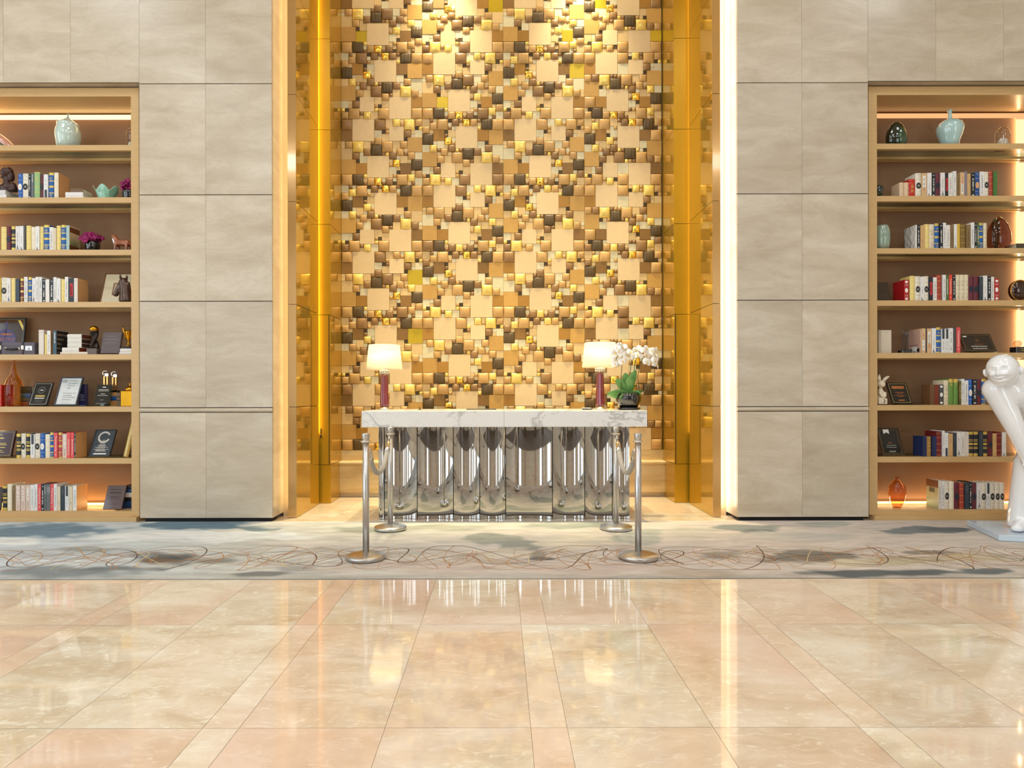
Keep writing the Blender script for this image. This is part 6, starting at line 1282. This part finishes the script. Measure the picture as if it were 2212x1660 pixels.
root = grow(thing('horse_head_sculpture', 'dark brown horse head sculpture in front of the picture frame', 'sculpture', (X_(269.5, 6.24), 6.24, zshelf(4))), 4, 6.24, 59); k = 6.25/FPX; M_horse = pm('polished_brown_bronze', (74,48,34), .28, .3, noise=.1, coat=.5)
m = MB(); m.cap((4*k, 0, 4*k), 15*k, (2*k, 0, 26*k), 11*k); m.cap((2*k, 0, 26*k), 11*k, (-2*k, 0, 43*k), 9*k); m.cap((-2*k, 0, 43*k), 9*k, (-13*k, 0, 28*k), 6*k); m.cap((-13*k, 0, 28*k), 6*k, (-18*k, 0, 19*k), 5.4*k); m.ell((-19*k, 0, 17*k), (6*k, 5.4*k, 4.6*k)); m.cap((8*k, 0, 40*k), 4*k, (11*k, 0, 12*k), 4*k); soften(clampz(m, .007).build('head', [M_horse], root), .007, 5)
for s_ in (-1, 1): m = MB(); m.tube([(-2*k+s_*3.2*k, s_*4*k, 49*k), (-2*k+s_*4*k, s_*5*k, 54*k), (-2*k+s_*4*k, s_*5*k, 59*k)], [2.6*k, 2.4*k, .5*k], 0, 10); m.build('ear', [M_horse], root)
root = grow(thing('dog_figurine', 'glossy brown dog figurine on a black plate beside magenta flowers', 'figurine', (X_(263, 6.27), 6.27, zshelf(3))), 3, 6.27, 31); k = 6.27/FPX; M_dog = pm('chestnut_glaze', (150,80,44), .1, noise=.25, scale=14, coat=1.)
m = MB(); m.box(-24*k, 24*k, -12*k, 12*k, 0, 2*k); m.build('base', [M_pot], root)
m = MB(); m.cap((-8*k, 0, 17*k), 6.6*k, (13*k, 0, 16*k), 6.2*k); m.cap((-9*k, 0, 19*k), 5.5*k, (-14*k, 0, 26*k), 4.4*k); m.ell((-15.5*k, 0, 28*k), (5*k, 4.2*k, 4.4*k)); m.cap((-17*k, 0, 28.6*k), 3*k, (-21.5*k, 0, 30*k), 1.7*k)
for x, y in ((-11, -4), (-9, 4), (13, -4), (15, 4)): m.cap((x*k, y*k, 12*k), 3.3*k, (x*k, y*k, 3.6*k), 2.2*k); m.ell(((x-1)*k, y*k, 3*k), (2.8*k, 2.2*k, 1.6*k))
m.cap((18*k, 0, 18*k), 2*k, (21*k, 0, 11*k), 1.3*k); m.ell((-13*k, -4*k, 27.5*k), (1.6*k, 1.4*k, 3.2*k)); m.ell((-13*k, 4*k, 27.5*k), (1.6*k, 1.4*k, 3.2*k)); soften(m.build('body', [M_dog], root), .0045, 4)
m = MB(); m.ell((-16*k, 0, 20*k), (2.4*k, 3.6*k, 8*k), 0, 16, 10, Matrix.Rotation(-.35, 3, 'Y')); m.build('white_chest', [M_porc], root)
root = thing('rabbit_figurine', 'white ceramic rabbit with one bent ear beside a gold bordered plaque', 'figurine', (X_(1903, 6.27), 6.27, zshelf(6))); k = 6.27/FPX; M_rab = pm('ivory_bisque', (226,212,186), .35, noise=.04, coat=.3)
m = MB(); m.cap((0, 0, 8*k), 9.4*k, (0, 0, 14*k), 8.4*k); m.cap((0, 0, 14*k), 8.4*k, (-1*k, 0, 31*k), 5.4*k); m.ell((0, 0, 45*k), (9*k, 8*k, 8.4*k)); m.ell((1*k, -6*k, 42*k), (4*k, 4*k, 3.4*k)); m.box(-10*k, 10*k, -8*k, 8*k, 0, 14*k); m.cap((-6*k, -5*k, 26*k), 2.6*k, (-3*k, -9*k, 18*k), 2.2*k); m.cap((6*k, -5*k, 26*k), 2.6*k, (4*k, -9*k, 18*k), 2.2*k); soften(clampz(m, .006).build('body', [M_rab], root), .006, 5)
for pts, nm in (([(-3*k,0,50*k),(-4.5*k,0,58*k),(-3*k,0,66*k)], 'ear'), ([(4*k,0,50*k),(8*k,-1*k,56*k),(14*k,-1*k,60*k),(18*k,-1*k,61.5*k)], 'ear')):
    m = MB(); m.tube(pts, [3*k, 4*k, .8*k] if len(pts) == 3 else [3*k, 3.6*k, 2.8*k, .6*k], 0, 12); m.build(nm, [M_rab], root)
m = MB(); m.tube([(1*k, -8.6*k, 12*k), (3*k, -8.6*k, 8*k), (1.6*k, -8.6*k, 4*k)], .8*k, 0, 6); m.build('painted_mark', [M_ink], root)
# ================================================================ light
W = bpy.data.worlds.new('daylight'); bpy.context.scene.world = W; W.use_nodes = True
n = W.node_tree; n.nodes.clear(); o = n.nodes.new('ShaderNodeOutputWorld'); b = n.nodes.new('ShaderNodeBackground'); b.inputs[0].default_value = (0.80, 0.91, 1.0, 1); b.inputs[1].default_value = 0.5
n.links.new(b.outputs[0], o.inputs[0])
K = 0.16
for (p, q) in FW: area('daylight_front', ((p+q)/2, -9.25, 3.35), (math.radians(90), 0, 0), q-p, 5.6, 1250*K, (0.84, 0.93, 1.0))
for (p, q) in SW: area('daylight_side', (-10.25, (p+q)/2, 3.2), (math.radians(90), 0, math.radians(-90)), q-p, 5.5, 620*K, (0.76, 0.89, 1.0))
# unseen ceiling fill lights, added to flatten the light from the front
for x in (-5.4, -1.8, 1.8, 5.4):
    for y in (-3.0, 0.2, 3.2):
        area('ceiling_fill', (x, y, ZC-0.02), (0, 0, 0), 1.1, 1.1, (26 if x < 4 else 17)*(1.5 if y < -1 else 1), (0.90, 0.95, 1.0))
# alcove: wall washers over the padded wall
for x in (-0.72, 0.98): spot('alcove_spot', (x, 7.30, 6.95), (x+0.02, 7.62, 4.6), 170, (1.0, 0.88, 0.62), math.radians(58), 0.9, 0.05)
area('alcove_wash', (0.03, 7.28, ZC-0.02), (math.radians(12), 0, 0), 3.6, 0.25, 22, (1.0, 0.88, 0.62))
for x in (-1.5, -0.5, 0.5, 1.5): spot('alcove_downlight', (x, 6.85, ZC-0.03), (x, 6.95, 0), 800, (1.0, 0.86, 0.50), math.radians(32), 0.9, 0.08)
# coves beside the portal
area('cove_left', (-2.125, 6.385, 3.55), (math.radians(90), 0, math.radians(90)), 0.03, 6.9, 4.2, (1.0, 0.68, 0.27))
area('cove_right', (2.214, 6.385, 3.55), (math.radians(90), 0, math.radians(-90)), 0.03, 6.9, 16, (1.0, 0.82, 0.62))
# slots inside the alcove
area('slot_left', (-2.115, 7.085, 3.9), (math.radians(90), 0, math.radians(-20)), 0.05, 6.2, 5, (1.0, 0.60, 0.12))
area('slot_right', (2.215, 7.085, 3.9), (math.radians(90), 0, math.radians(20)), 0.05, 6.2, 2, (1.0, 0.62, 0.2))
# ================================================================ camera
cd = bpy.data.cameras.new('camera'); cam = bpy.data.objects.new('camera', cd); C.objects.link(cam)
cd.sensor_width = 36.0; cd.sensor_fit = 'HORIZONTAL'; cd.lens = FPX/2212*36.0
cd.shift_x = (1106-VX)/2212; cd.shift_y = (VY-830)/2212; cd.clip_start = 0.05
cam.matrix_world = Matrix.Translation((0, 0, H)) @ Matrix.Rotation(math.radians(90), 4, 'X') @ Matrix.Rotation(-ROLL, 4, 'Z')
sc_ = bpy.context.scene; sc_.camera = cam
vs_ = sc_.view_settings; vs_.view_transform = 'Standard'; vs_.look = 'None'; vs_.exposure = 0.76; vs_.gamma = 1.0; vs_.use_curve_mapping = False
cy = sc_.cycles; cy.use_denoising = True
try: cy.denoiser = 'OPENIMAGEDENOISE'
except Exception: pass
cy.use_adaptive_sampling = True; cy.adaptive_threshold = 0.025; cy.adaptive_min_samples = 20
cy.max_bounces = 7; cy.diffuse_bounces = 4; cy.glossy_bounces = 5; cy.transmission_bounces = 6; cy.transparent_max_bounces = 16
cy.caustics_reflective = False; cy.caustics_refractive = False; cy.sample_clamp_indirect = 8.0; cy.sample_clamp_direct = 0.0
